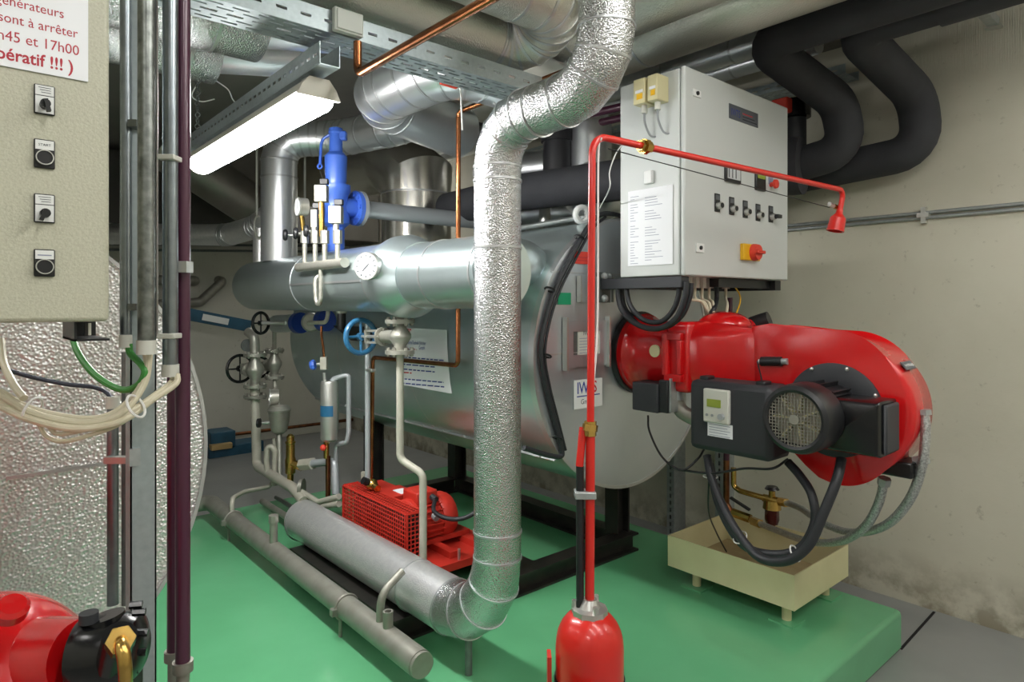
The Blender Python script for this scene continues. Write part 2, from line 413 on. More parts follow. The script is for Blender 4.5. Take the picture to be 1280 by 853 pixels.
# screwed longitudinal flange low on the side
a = hitcyl(592, 548, BX, BZ, BR); ang = math.atan2(a.z-BZ, a.x-BX)
fl = MB().box((BX+math.cos(ang)*(BR+.006), (BY0+BY1)/2, BZ+math.sin(ang)*(BR+.006)), (.014, BY1-BY0-.1, .006), (math.cos(ang), 0, math.sin(ang)), (0, 1, 0), (-math.sin(ang), 0, math.cos(ang)))
put('lower_flange', fl, 'band', t)
rivets(t, [(BX+math.cos(ang)*(BR+.012), BY0+.15+i*.21, BZ+math.sin(ang)*(BR+.012)+.008) for i in range(13)], .007)
# seam across the front plate at two heights
for py_, x0, x1 in ((341, 2.1, 2.6), (441, 2.02, 2.7)):
    p = aY(720, py_, BY0-.014); put('plate_seam', MB().bb(x0, x1, BY0-.018, BY0-.012, p.z-.003, p.z+.003), 'band', t)
for x, y in ((2.17, 2.58), (2.33, 4.25), (3.08, 2.58), (3.08, 4.25)):
    if True:
        g = MB().bb(x-.05, x+.05, y-.006, y+.006, .1, .72).bb(x-.056, x-.044, y-.05, y+.05, .1, .72).bb(x+.044, x+.056, y-.05, y+.05, .1, .72)
        put('leg', g, 'frame_black', t)
put('lifting_eye', MB().torus(aX(727, 266, 2.5)+V((0, 0, -.01)), (.2, .9, .1), .038, .016), 'white', t)
# inspection hatch with a type plate
h0 = aY(706, 402, BY0-.02); h1 = aY(757, 456, BY0-.02)
hx0, hx1, hz0, hz1 = h0.x, h1.x, h1.z, h0.z
y = BY0-.016
hm = MB().bb(hx0, hx1, y-.012, y, hz1-.05, hz1).bb(hx0, hx1, y-.012, y, hz0, hz0+.06).bb(hx0, hx0+.05, y-.012, y, hz0+.06, hz1-.05).bb(hx1-.05, hx1, y-.012, y, hz0+.06, hz1-.05)
HA = put('inspection_hatch', hm, 'skin_front', t)
put('hatch_back', MB().bb(hx0+.05, hx1-.05, y-.002, y, hz0+.06, hz1-.05), 'galv_dark', HA)
for xx in (hx0-.006, hx1+.006): put('edge_strip', MB().bb(xx-.006, xx+.006, y-.03, y, hz0-.01, hz1+.02), 'steel', HA)
q0 = aY(721, 413, y); q1 = aY(748, 443, y)
put('type_plate', MB().bb(q0.x, q1.x, y-.008, y-.003, q1.z, q0.z), 'white_plastic', HA)
text('plate_lettering', 'IWTS', (q0.x+.035, y-.0085, q0.z-.025), (1, 0, 0), (0, 0, 1), .028, 'ink_dark', HA)
for i in range(6): put('plate_line', MB().bb(q0.x+.01, q1.x-.02-.02*(i % 3), y-.0088, y-.008, q0.z-.042-i*.014, q0.z-.039-i*.014), 'ink_grey', HA)
# upper bracket frame (carries the cabinet arm)
k0 = aY(722, 345, y); k1 = aY(763, 378, y)
put('arm_pad', MB().bb(k0.x, k1.x, y-.01, y, k1.z, k0.z), 'skin_front', t)
for px_ in (722, 763): p = aY(px_, 361, y); put('edge_strip', MB().bb(p.x-.005, p.x+.005, y-.025, y, k1.z, k0.z), 'steel', t)

# stickers and signs on the boiler
def sticker(name, label, cat, px0, py0, px1, py1, m, yy=BY0-.016):
    a = aY(px0, py0, yy); b = aY(px1, py1, yy); return one(name, label, cat, MB().bb(a.x, b.x, yy-.004, yy-.0005, b.z, a.z), m), a, b
s_, a, b = sticker('sticker', 'red rectangular sticker on the boiler front', 'sticker', 718, 314, 740, 331, 'red_label')
for i in range(2): put('print_line', MB().bb(a.x+.015, b.x-.01, BY0-.0215, BY0-.0205, a.z-.03-.015*i, a.z-.027-.015*i), 'ink_notice', s_)
sticker('sticker', 'small green square sticker on the boiler front', 'sticker', 697, 366, 713, 381, 'green_label')
s_, a, b = sticker('company_sign', 'white sign lettered IWTS on the boiler front', 'sign', 717, 476, 752, 507, 'white')
yy = BY0-.0205
text('lettering', 'IW', (a.x+.018, yy, a.z-.066), (1, 0, 0), (0, 0, 1), .08, 'ink_blue', s_, bold=.012, sx=.8)
text('lettering', 'TS', (a.x+.094, yy, a.z-.066), (1, 0, 0), (0, 0, 1), .08, 'ink_red', s_, bold=.012, sx=.8)
put('underline', MB().bb(a.x+.018, b.x-.02, yy-.001, yy, a.z-.082, a.z-.077), 'ink_blue', s_)
text('lettering', 'GmbH', (a.x+.045, yy, a.z-.118), (1, 0, 0), (0, 0, 1), .034, 'ink_dark', s_)

# poster curled on the boiler shell
def shell_pt(px, py, lift=.004): 
    p = hitcyl(px, py, BX, BZ, BR); d = V((p.x-BX, 0, p.z-BZ)).normalized(); return p+d*lift
po = MB(); n = 10; g = []
for i in range(n+1):
    f = i/n
    for j in range(9):
        h = j/8
        xl = 494+f*(506-494)*0.6; xr = 560+f*(566-560)*f; px_ = xl+(xr-xl)*h; pyt = 409+h*4; pyb = 480+h*12; py_ = pyt+(pyb-pyt)*f
        g.append(shell_pt(px_, py_, .006))
for i in range(n):
    for j in range(8): a = i*9+j; po.f.append([a, a+1, a+10, a+9])
po.v = g
PO = one('poster', 'white company poster with blue and red lettering stuck on the boiler shell', 'poster', po, 'paper')
def ptext(s, px, py, hpx, m, bold=0):
    a = shell_pt(px, py, .008); b = shell_pt(px+20, py+1.2, .008); c_ = shell_pt(px, py-8, .008)
    rt = (b-a).normalized(); up = (c_-a).normalized(); s_ = hpx/F*(a-EYE).dot(FW)*1.75
    text('lettering', s, a, rt, up, s_, m, PO, bold=bold, sx=.72)
def pline(x0, x1, py, m):                       # small print, too fine to read: word-long strokes
    x = x0
    while x < x1:
        w_ = min(random.uniform(3, 8), x1-x); sl = (x-494)*.09
        a = shell_pt(x, py+sl, .008); b = shell_pt(x+w_, py+sl+w_*.06, .008); c = shell_pt(x, py+sl-1.5, .008); d = shell_pt(x+w_, py+sl+w_*.06-1.5, .008)
        put('print_line', MB().add([a, b, d, c], [[0, 1, 2, 3]]), m, PO, flat=True); x += w_+1.3
ptext('IW', 496, 423, 10, 'ink_blue'); ptext('TS', 508.5, 423, 10, 'ink_red')
ptext('Industrie- WärmeTechnik Stöcker', 499, 429.5, 3.6, 'ink_blue'); pline(503, 522, 435.5, 'ink_red'); ptext('GmbH', 525, 437, 4, 'ink_blue')
for x0, x1, py, m in ((499, 556, 446, 'ink_blue'), (499, 545, 455, 'ink_blue'), (499, 545, 461, 'ink_blue'), (499, 516, 465, 'ink_red'), (500, 556, 473, 'ink_blue'), (500, 558, 478.5, 'ink_blue')): pline(x0, x1, py, m)

# ================================================================== base frame (I-beams)
t = thing('base_frame', 'black steel beam frame on the green plinth under the boiler', 'frame', (2.3, 3.1, 0))
def ibeam(a, b, wd=.1, h=.11):
    a, b = V(a), V(b); d = (b-a).normalized(); s = V((0, 0, 1)).cross(d); L = (b-a).length; c = (a+b)/2; m = MB()
    m.box(c+V((0, 0, h-.006)), (L, wd, .012), d, s); m.box(c+V((0, 0, .006)), (L, wd, .012), d, s); m.box(c+V((0, 0, h/2)), (L, .012, h-.02), d, s)
    put('beam', m, 'frame_black', t)
ibeam((1.46, 2.53, 0), (3.16, 2.53, 0)); ibeam((1.5, 2.58, 0), (1.5, 3.62, 0)); ibeam((3.1, 2.58, 0), (3.1, 4.3, 0)); ibeam((2.3, 4.25, 0), (3.05, 4.25, 0))
ibeam((2.33, 2.58, 0), (2.33, 4.2, 0)); ibeam((1.55, 3.57, 0), (2.28, 3.57, 0))

# ================================================================== header along the boiler
HX, HZ = 1.72, 1.64
t = thing('steam_header', 'galvanised cylindrical header with a bulging collar along the boiler side', 'header', (HX, 3.5, 1.45)); HD = t
put('rear_drum', MB().lathe([(0, -.02), (.06, -.015), (.12, .0), (.16, .03), (.178, .075), (.178, 1.16)], (HX, 5.0, HZ), (0, -1, 0), 64), 'skin', t)
put('front_drum', MB().lathe([(.179, 1.14), (.179, 2.10)], (HX, 5.0, HZ), (0, -1, 0), 64), 'skin', t)
put('collar', MB().lathe([(.181, 2.06), (.207, 2.18), (.207, 2.24), (.162, 2.36)], (HX, 5.0, HZ), (0, -1, 0), 64), 'skin', t)
put('neck', MB().lathe([(.158, 2.33), (.158, 2.94), (.158, 2.95), (0, 2.95)], (HX, 5.0, HZ), (0, -1, 0), 64), 'skin', t)
for yy_, r_ in ((3.85, .179), (2.93, .18), (2.655, .158), (2.45, .158), (2.08, .158)): ring(t, (HX, yy_, HZ), (0, 1, 0), r_, .01, 1.012)
# join from header to the boiler
put('link_pipe', MB().tube([(1.78, 2.33, 1.66), (2.06, 2.33, 1.70), (2.2, 2.4, 1.66)], .12, 32, .08), 'skin', t)
# longitudinal seam
put('long_seam', MB().box((HX-.179, 3.4, HZ-.02), (.004, .9, .012)), 'band', t)
# thermometer on the collar side
g = thing('thermometer', 'round white dial thermometer on the header side', 'gauge', aX(460, 333, HX-.23)); c = ORG[g.name]
dd = V((-1, -.55, 0)).normalized()
put('case', MB().cyl(c-dd*.02, c+dd*.018, .066, n=32), 'steel', g); put('dial', MB().cyl(c+dd*.018, c+dd*.0195, .06, n=32), 'dial', g)
u_, v_, _ = basis(dd); put('needle', MB().box(c+dd*.021+V((0, 0, -.006)), (.004, .05, .002), u_, (V((0, 0, 1))+u_).normalized(), dd), 'ink_dark', g); put('stem', MB().cyl(c-dd*.02, c-dd*.08, .009), 'steel', g)
for k in range(12): a_ = 2*math.pi*k/12; q_ = c+dd*.0205+(u_*math.cos(a_)+v_*math.sin(a_))*.05; put('scale_mark', MB().box(q_, (.004, .01, .002), -u_*math.sin(a_)+v_*math.cos(a_), u_*math.cos(a_)+v_*math.sin(a_), dd), 'ink_dark', g)

# ================================================================== insulated riser (bright embossed pipe)
PX = 1.6; r = .092
P0 = V((PX, 3.80, .20)); P1 = V((PX, 1.94, .225)); P2 = V((PX, 1.94, 2.2)); P3 = V((PX, 1.385, 2.21)); P4 = V((PX, 1.385, 3.05))
RP = thing('insulated_pipe', 'bright embossed aluminium clad pipe rising beside the boiler to the ceiling', 'pipe', (PX, 2.2, .1))
fp = fillet([P0, P1, P2, P3, P4], [.30, .17, .19], 4)
low = [i for i, q in enumerate(fp) if q.y > 2.2 and q.z < .5]; nl = max(low)+1
rad = [.113 if i < nl else (.113-.021*min(1, (i-nl+1)/4)) for i in range(len(fp))]
put('lower_cladding', MB().tube(fp[:nl], rad[:nl], 48), 'emb_mat', RP)
put('cladding', MB().tube(fp[nl-1:], rad[nl-1:], 48), 'emb', RP)
for i in range(1, len(fp)-1):
    if i != 7 and i != 12: ring(RP, fp[i], fp[i+1]-fp[i-1], rad[i], .007, 1.02)
for p, d in (((PX, 2.52, .215), (0, 1, 0)), ((PX, 1.94, .62), (0, 0, 1)), ((PX, 1.94, 1.72), (0, 0, 1)), ((PX, 1.94, 1.98), (0, 0, 1)), ((PX, 1.70, 2.2), (0, 1, 0)), ((PX, 1.385, 2.57), (0, 0, 1)), ((PX, 1.385, 2.85), (0, 0, 1)), ((PX, 3.78, .19), (0, 1, 0))): ring(RP, p, d, .113 if p[2] < .3 else r, .008, 1.02)
sd = V((-.8, -.6, 0)).normalized()
rivets(RP, [V((PX, 1.94, z))+V((-.99, .13, 0)).normalized()*r for z in (.7, .95, 1.2, 1.45, 1.78, 1.9, 2.02)]+[V((PX, 1.385, z))+V((-.95, .3, 0)).normalized()*r for z in (2.4, 2.5, 2.62, 2.75, 2.9)]+[V((PX, y_, 2.22))+V((-.97, 0, .25)).normalized()*r for y_ in (1.5, 1.6, 1.75, 1.85)]+[V((PX-.07, y_, .15)) for y_ in (2.5, 2.7, 2.9, 3.1, 3.3, 3.5)], .005)
put('support_leg', MB().cyl((PX-.02, 2.1, 0), (PX-.02, 2.1, .2), .015), 'galv_dark', RP)
# ================================================================== burner on the right boiler
t = thing('oil_burner', 'large red oil burner with black motor mounted on the galvanised boiler front', 'burner', (2.7, 1.5, .82)); BU = t
AX_, AZ_ = 2.73, 1.25
fy = BY0-.018
put('gasket', MB().cyl((AX_, fy-.03, AZ_), (AX_, fy, AZ_), .215, n=48), 'black', t)
put('mounting_flange', MB().lathe([(0, 0), (.203, 0), (.203, .03), (.185, .045), (.168, .10), (.168, .3), (0, .3)], (AX_, fy-.03, AZ_), (0, -1, 0), 48), 'red', t)
cp = aX(819, 439, AX_-.165); put('cover_disc', MB().cyl((AX_-.12, cp.y, cp.z), (AX_-.172, cp.y, cp.z), .03, n=24), 'beige_plastic', t)
# hinge flange block
y1 = 1.865; y0 = 1.715
blk = MB().bb(AX_-.175, AX_+.16, y0, y1-.02, 1.09, 1.42)
HB = put('hinge_flange', blk, 'red', t, bevel=.02)
put('hinge', MB().cyl((AX_-.185, y1-.03, 1.17), (AX_-.185, y1-.03, 1.36), .02), 'red', HB)
put('hinge_ear', MB().bb(AX_-.2, AX_-.17, y0+.03, y1-.025, 1.335, 1.37), 'red', HB, bevel=.005); put('hinge_ear', MB().bb(AX_-.2, AX_-.17, y0+.03, y1-.025, 1.14, 1.175), 'red', HB, bevel=.005); put('hinge_strap', MB().bb(AX_-.198, AX_-.17, y0+.03, y0+.055, 1.176, 1.334), 'red', HB, bevel=.004)
# neck: loft from square flange to flat fan housing
def sec(y, hw, z0, z1, e=3.0, xc=AX_, n=32):
    zc = (z0+z1)/2; hh = (z1-z0)/2; out = []
    for i in range(n):
        a = 2*math.pi*i/n; c, s = math.cos(a), math.sin(a)
        out.append(V((xc+hw*math.copysign(abs(c)**(2/e), c), y, zc+hh*math.copysign(abs(s)**(2/e), s))))
    return out
secs = [sec(1.735, .165, 1.09, 1.425, 4), sec(1.69, .165, 1.09, 1.43, 3.5), sec(1.63, .152, 1.085, 1.424, 3.5), sec(1.57, .132, 1.08, 1.413, 4), sec(1.51, .115, 1.075, 1.404, 6), sec(1.46, .106, 1.07, 1.398, 9), sec(1.42, .104, 1.06, 1.394, 12)]
put('housing_neck', MB().loft(secs), 'red', t, sharp=50)
# fan housing: one rounded body, the spiral end towards -y
cy, cz = 1.09, 1.085; xn, xf = AX_-.105, AX_+.105
full = [(1.46, 1.398), (1.36, 1.39), (1.25, 1.382), (1.17, 1.374)]
for i in range(45):
    a = math.radians(88+i*(187/44)); rr = .287-.025*(i/44); full.append((cy+rr*math.cos(a), cz+rr*math.sin(a)))
full += [(1.17, .835), (1.23, .87), (1.30, .93), (1.38, 1.0), (1.46, 1.065)]
def vsec(x, k):
    n = len(full); out = []
    for i, p in enumerate(full):
        a, b = full[i-1], full[(i+1) % n]; tx, tz = b[0]-a[0], b[1]-a[1]; L = math.hypot(tx, tz); out.append(V((x, p[0]+(-tz/L)*-1*-k, p[1]+(tx/L)*-k*1.0)))
    return out
vol = MB().loft([vsec(xn, .03), vsec(xn+.004, .014), vsec(xn+.014, .005), vsec(xn+.03, 0), vsec(xf-.02, 0), vsec(xf, .02)])
put('fan_housing', vol, 'red', t, sharp=50)
# brand badge on the rim
an = math.radians(140); nd = V((0, math.cos(an), math.sin(an)))
# rim faces -y: angle measured from +y
bc = V((AX_-.01, cy, cz))+nd*.29; tdir = V((0, -math.sin(an), math.cos(an)))
bdg = put('badge', MB().box(bc, (.1, .035, .004), (1, 0, 0), tdir, nd), 'plate_grey', t)
text('lettering', 'weishaupt', bc+nd*.0035-V((.043, 0, 0))-tdir*.006*(-1 if tdir.z < 0 else 1), (1, 0, 0), tdir if tdir.z > 0 else -tdir, .022, 'white', bdg)
# black air inlet plate and motor
mc = V((xn, 1.10, 1.085))
pm = put('motor_plate', MB().lathe([(0, 0), (.185, 0), (.185, .012), (.165, .02), (.12, .02), (0, .02)], mc+V((.004, 0, 0)), (-1, 0, 0), 48), 'charcoal', t)
rivets(pm, [mc+V((-.018, .175*math.cos(a), .175*math.sin(a))) for a in (.3, 1.1, 1.9, 2.7, 4.0, 5.3)], .008, 'steel', 'plate_bolts')
MO = put('motor', MB().lathe([(.105, 0), (.105, .2), (.09, .22), (0, .22)], mc-V((.015, 0, 0)), (-1, 0, 0), 40), 'black', t)
for k in range(14):
    a = 2*math.pi*k/14; d = V((0, math.cos(a), math.sin(a))); put('cooling_fin', MB().box(mc+V((-.11, 0, 0))+d*.112, (.16, .006, .02), (1, 0, 0), V((1, 0, 0)).cross(d), d), 'black', MO)
ce = mc-V((.335, 0, 0))
CW = put('motor_cowl', MB().lathe([(.098, 0), (.108, -.004), (.122, .006), (.128, .03), (.128, .12), (.122, .135), (.10, .14), (.098, .02), (.098, 0)], ce, (1, 0, 0), 48, caps=False), 'black', t)
put('fan_back', MB().cyl(ce+V((.05, 0, 0)), ce+V((.055, 0, 0)), .098, n=40), 'steel_brown', CW)
for k in range(7):
    a = 2*math.pi*k/7; d = V((0, math.cos(a), math.sin(a))); put('fan_blade', MB().box(ce+V((.035, 0, 0))+d*.055, (.03, .006, .07), (1, 0, 0), V((1, 0, 0)).cross(d), d), 'beige_plastic', CW)
gr = MB()
for k in range(-8, 9):
    o = k*.0118; h = math.sqrt(max(.0985**2-o*o, 0))
    gr.box(ce+V((.006, o, 0)), (.003, .0028, 2*h)); gr.box(ce+V((.006, 0, o)), (.003, 2*h, .0028))
gr.cyl(ce+V((.001, 0, 0)), ce+V((.009, 0, 0)), .018, n=20)
put('fan_grille', gr, 'raw_pipe', CW)
# terminal box at the motor
tb = MB().loft([[V((x, y, z)) for y, z in ((.862+o, .965+o), (1.08, .965+o), (1.08, 1.16-o), (.862+o, 1.16-o))] for x, o in ((2.585, 0), (2.44, 0), (2.425, .006), (2.42, .014))])
TB = put('terminal_box', tb, 'black_gloss', t, bevel=.01)
put('box_lid', MB().bb(2.45, 2.575, .848, .864, .975, 1.15), 'charcoal', TB, bevel=.008)
# control box with display
c0 = aX(862, 476, 2.42); c1 = aX(955, 583, 2.42)
cb = MB().bb(2.425, 2.6, 1.255, 1.63, .875, 1.175)
CB = put('control_box', cb, 'charcoal', t, bevel=.025)
put('box_lug', MB().bb(2.46, 2.52, 1.30, 1.34, 1.17, 1.19), 'black', CB, bevel=.005); put('box_lug', MB().bb(2.46, 2.52, 1.56, 1.6, 1.17, 1.19), 'black', CB, bevel=.005)
d0 = aX(881, 485, 2.42); d1 = aX(913, 533, 2.42)
DP = put('display_panel', MB().bb(2.405, 2.427, d1.y, d0.y, d1.z+.005, d0.z), 'white_plastic', CB, bevel=.006)
put('screen', MB().bb(2.403, 2.406, d1.y+.035, d0.y-.02, d0.z-.075, d0.z-.042), 'lcd', CB)
put('knob', MB().cyl((2.407, d1.y+.03, d0.z-.11), (2.39, d1.y+.03, d0.z-.11), .013, n=20), 'grey_pipe', CB)
for yy_ in (d0.y-.02, d0.y-.045): put('push_button', MB().cyl((2.407, yy_, d0.z-.11), (2.402, yy_, d0.z-.11), .006, n=14), 'grey_cable', CB)
e0 = aX(884, 533, 2.42); e1 = aX(915, 553, 2.42)
put('data_label', MB().bb(2.4225, 2.4255, e1.y, e0.y, e1.z+.01, d1.z+.003), 'paper', CB)
for i in range(5): put('print_line', MB().bb(2.4215, 2.4226, e1.y+.01+.012*(i % 2), e0.y-.008, d1.z-.006-i*.011, d1.z-.004-i*.011), 'ink_grey', CB)
# actuator box below the flange, and the flue-gas elbow
s0 = aX(790, 477, 2.5); s1 = aX(833, 519, 2.5)
AB = put('actuator_box', MB().bb(2.5, 2.62, s1.y+.05, s0.y, s1.z, s0.z), 'charcoal', t, bevel=.006)
put('actuator_back', MB().bb(2.51, 2.64, s1.y, s1.y+.05, s1.z+.005, s0.z+.02), 'black', AB, bevel=.004)
put('bracket', MB().bb(2.52, 2.64, s1.y-.012, s1.y-.001, s1.z+.01, s0.z+.03), 'galv', AB)
ea = aX(846, 486, AX_-.13); eb = aX(846, 515, AX_-.13)
EL = put('fuel_elbow', MB().tube([ea, ea+V((0, 0, -.10)), ea+V((.05, -.16, -.17))], .035, 20, .09, 8), 'raw_pipe', t)
put('hose_clamp', MB().cyl(ea+V((0, 0, .0)), ea+V((0, 0, -.05)), .042), 'galv', EL)
# flame sensor on the neck
fs = aX(952, 452, AX_-.11)
FS = put('flame_sensor', MB().cyl(fs, fs+V((-.0, -.09, .006)), .02, n=20), 'black', t); put('sensor_nut', MB().cyl(fs+V((-.0, -.085, .006)), fs+V((0, -.115, .007)), .013), 'galv', FS)
put('plug', MB().cyl(fs+V((-.004, .012, 0)), fs+V((0, -.005, 0)), .009), 'white', FS)
b2 = aX(881, 444, AX_-.14); put('peep_bolt', MB().sphere(b2, .011), 'black_gloss', t)
put('sensor_cable', MB().tube(smooth_path([fs+V((-.01, .015, 0)), aX(951, 470, 2.55), aX(955, 490, 2.5), aX(965, 500, 2.48)]), .003, 8), 'black', t)
# red air duct end with black cap, behind the neck
pa = V((AX_+.1, 1.62, 1.36)); pb = aX(940, 407, AX_+.2); pc = aX(962, 400, AX_+.22)
TP = put('bleed_spout', MB().tube([pa, pb], [.06, .036], 24), 'red', t)
put('black_cap', MB().cyl(pb, pc, .042, n=28), 'black', TP)
# red dome on the hinge flange top
put('top_dome', MB().sphere((AX_+.03, 1.66, 1.40), .125, (1, 1.0, .55), 28, 14), 'red', t)
# pump under the burner end
pu = aX(1125, 583, 2.72); put('fuel_pump', MB().bb(2.66, 2.78, pu.y-.06, pu.y+.07, pu.z-.03, pu.z+.03), 'black_gloss', t, bevel=.008)
put('pump_fitting', MB().cyl(aX(1143, 577, 2.72), aX(1160, 574, 2.72), .018), 'galv', t)

# cables under the burner
def cable(name, label, cat, pts, r, m, n=8, seg=12, group=None, k=7): return one(name, label, cat, MB().tube(smooth_path(pts, k), r, seg), m, group)
D = 2.5
cable('motor_cable', 'thick black cable looping from the control box to the motor terminal box', 'cable', [aX(884, 570, 2.5), aX(890, 600, 2.46), aX(912, 650, 2.42), aX(945, 694, 2.4), aX(980, 702, 2.38), aX(1010, 683, 2.38), aX(1030, 640, 2.4), aX(1046, 600, 2.44), aX(1052, 574, 2.5)], .018, 'rubber')
cable('motor_cable', 'thick black cable looping below the fan cowl into the tray', 'cable', [aX(888, 580, 2.52), aX(898, 630, 2.46), aX(925, 678, 2.45), aX(960, 693, 2.46), aX(998, 687, 2.46), aX(1018, 655, 2.46), aX(1015, 620, 2.48), aX(1000, 595, 2.53), aX(985, 578, 2.56)], .017, 'rubber')
cable('sensor_lead', 'thin black lead hanging from actuator box across to control box', 'cable', [aX(810, 520, 2.55), aX(812, 540, 2.5), aX(828, 572, 2.45), aX(852, 588, 2.45), aX(872, 574, 2.5), aX(880, 562, 2.55)], .005, 'black')
cable('sensor_lead', 'thin black lead running under the control box to the fan cowl', 'cable', [aX(852, 588, 2.47), aX(890, 592, 2.46), aX(930, 586, 2.48), aX(965, 586, 2.5), aX(985, 574, 2.55)], .005, 'black')
cable('cable_tail', 'thin black lead hanging straight into the cream tray', 'cable', [aX(886, 600, 2.53), aX(886, 640, 2.7), aX(895, 665, 2.95), aX(908, 690, 3.1)], .004, 'black')
for nm, pts in (('white cable tie on the looped motor cables beside the tray edge', (aX(925, 672, 2.44), (.6, -.2, -.7))), ('white cable tie on the looped motor cables under the fan cowl', (aX(994, 692, 2.42), (.1, -.8, .5))), ('white cable tie high on the motor cable under the control box', (aX(888, 596, 2.5), (0, 0, 1)))):
    one('cable_tie', nm, 'cable tie', MB().torus(pts[0], pts[1], .03, .003, 20, 6), 'wire_white')

# oil filter and pipes behind the tray
FX = 3.5
f0 = aX(965, 625, FX)
t = thing('oil_filter', 'small brass oil filter with a dark red bowl over the tray', 'filter', f0+V((0, 0, -.16)))
put('filter_head', MB().cyl(f0+V((0, .05, 0)), f0+V((0, -.06, 0)), .022).cyl(f0, f0+V((0, 0, -.05)), .045, .05), 'brass', t)
put('bowl', MB().lathe([(.038, 0), (.04, .06), (.03, .09), (0, .095)], f0+V((0, 0, -.05)), (0, 0, -1), 24), 'red_wine', t)
put('stem', MB().cyl(f0, f0+V((0, 0, .05)), .018), 'brass', t); put('handle', MB().cyl(f0+V((0, 0, .06)), f0+V((0, 0, .075)), .04, .03), 'black', t)
put('inlet_pipe', MB().tube([f0+V((0, .05, 0)), aX(925, 614, FX), aX(917, 608, FX), aX(917, 585, FX)], .016, 16, .03), 'brass', t)
t = thing('oil_return_valve', 'brass shut off valve with dark lever over the tray', 'valve', aX(916, 640, FX))
put('riser', MB().tube([aX(908, 575, FX), aX(908, 630, FX), aX(914, 640, FX), aX(940, 650, FX)], .018, 16, .02), 'copper_old', t)
put('valve_body', MB().tube([aX(916, 641, FX), aX(938, 649, FX)], .027, 8), 'brass', t); put('lever', MB().box(aX(925, 630, FX), (.02, .13, .012), (1, 0, 0), V((0, .94, .34)), V((0, -.34, .94))), 'charcoal', t)
def hose(label, pts):
    t = thing('braided_hose', label, 'hose', pts[0]); sp = smooth_path(pts, 8); put('hose_body', MB().tube(sp, .017, 14), 'braid', t)
    put('end_fitting', MB().hexa(sp[0], sp[3], .024), 'brass', t); put('end_fitting', MB().hexa(sp[-3], sp[-1], .024), 'galv', t)
hose('braided steel hose from the oil filter up to the burner end', [aX(975, 627, 3.45), aX(998, 634, 3.35), aX(1030, 655, 3.1), aX(1065, 666, 2.95), aX(1105, 658, 2.8), aX(1135, 628, 2.73), aX(1152, 585, 2.7), aX(1157, 540, 2.7), aX(1155, 512, 2.7)])
hose('braided steel hose from the brass lever valve up to the fuel pump', [aX(940, 651, 3.45), aX(970, 663, 3.3), aX(1010, 677, 3.05), aX(1050, 677, 2.9), aX(1080, 660, 2.8), aX(1098, 630, 2.75), aX(1106, 598, 2.73)])
# oil supply pipes coming down behind the burner
pipe('oil_pipe', 'dark purple oil pipe dropping behind the burner', 'pipe', [aX(912, 372, 3.4), aX(908, 575, FX)], .018, 'purple', n=16)

# ================================================================== drip tray
t = thing('drip_tray', 'cream painted steel drip tray on legs under the burner', 'tray', (3.22, 1.75, 0))
x0, x1, y0, y1, z0, z1 = 2.9, 3.49, 1.39, 2.08, .1, .262; w_ = .006
for nm, b in (('side_panel', (x0, x0+w_, y0, y1)), ('side_panel', (x1-w_, x1, y0, y1)), ('side_panel', (x0+w_, x1-w_, y0, y0+w_)), ('side_panel', (x0+w_, x1-w_, y1-w_, y1))):
    put(nm, MB().bb(*b, z0, z1), 'tray_cream', t)
put('tray_bottom', MB().bb(x0+w_, x1-w_, y0+w_, y1-w_, z0, z0+.008), 'tray_inside', t)
for x in (x0+.09, x1-.09):
    for y in (y0+.08, y1-.12):
        l = put('leg', MB().cyl((x, y, .008), (x, y, z0), .022), 'tray_cream', t); put('foot_plate', MB().bb(x-.06, x+.06, y-.06, y+.06, 0, .008), 'pad', l)

# ================================================================== electrical cabinet on an arm
EX, EY0, EY1, EZ0, EZ1, EX1 = 2.42, 1.645, 2.01, 1.63, 2.545, 3.36
t = thing('electrical_cabinet', 'white electrical cabinet carried on a steel arm above the burner', 'cabinet', (2.9, 1.8, EZ0)); CA = t
put('cabinet_body', MB().bb(EX, EX1, EY0+.03, EY1, EZ0, EZ1), 'cabinet', t, bevel=.006)
DO = put('door', MB().bb(EX-.002, EX1+.002, EY0, EY0+.024, EZ0-.002, EZ1+.004), 'cabinet', t, bevel=.008)
yf = EY0
def fbox(name, px0, py0, px1, py1, m, th=.006, par=DO, bevel=0):
    a = aY(px0, py0, yf); b = aY(px1, py1, yf); return put(name, MB().bb(a.x, b.x, yf-th, yf+.001, min(a.z, b.z), max(a.z, b.z)), m, par, bevel=bevel), a, b
a = aY(911, 129, yf); b = aY(947, 158, yf); b.z = aY(911, 147.5, yf).z; put('name_plate', MB().bb(a.x, b.x, yf-.003, yf+.001, b.z, a.z), 'plate_grey', DO)
text('plate_lettering', 'IWTS', (a.x+.015, yf-.0035, b.z+.016), (1, 0, 0), (0, 0, 1), .05, 'ink_blue', DO, sx=.7)
for i in range(3): put('plate_line', MB().bb(a.x+.12, b.x-.015-.02*i, yf-.0036, yf-.003, b.z+.012+.014*i, b.z+.017+.014*i), 'ink_red' if i == 2 else 'ink_dark', DO)
for px_, py_ in ((870, 117), (874, 310)):
    l_, a, b = fbox('lock', px_-4.5, py_-6, px_+5, py_+6, 'white', .006); put('key_hole', MB().cyl(((a.x+b.x)/2, yf-.012, (a.z+b.z)/2), ((a.x+b.x)/2, yf-.004, (a.z+b.z)/2), .009, n=16), 'black', DO)
m_, a, b = fbox('meter', 905, 205, 924, 231, 'black', .012, bevel=.004); put('meter_face', MB().bb(a.x+.012, b.x-.012, yf-.0135, yf-.0115, b.z+.015, a.z-.012), 'dial', DO)
for k in range(3): put('meter_mark', MB().bb(a.x+.02+k*.03, a.x+.026+k*.03, yf-.0145, yf-.013, b.z+.02, a.z-.018), 'ink_dark', DO)
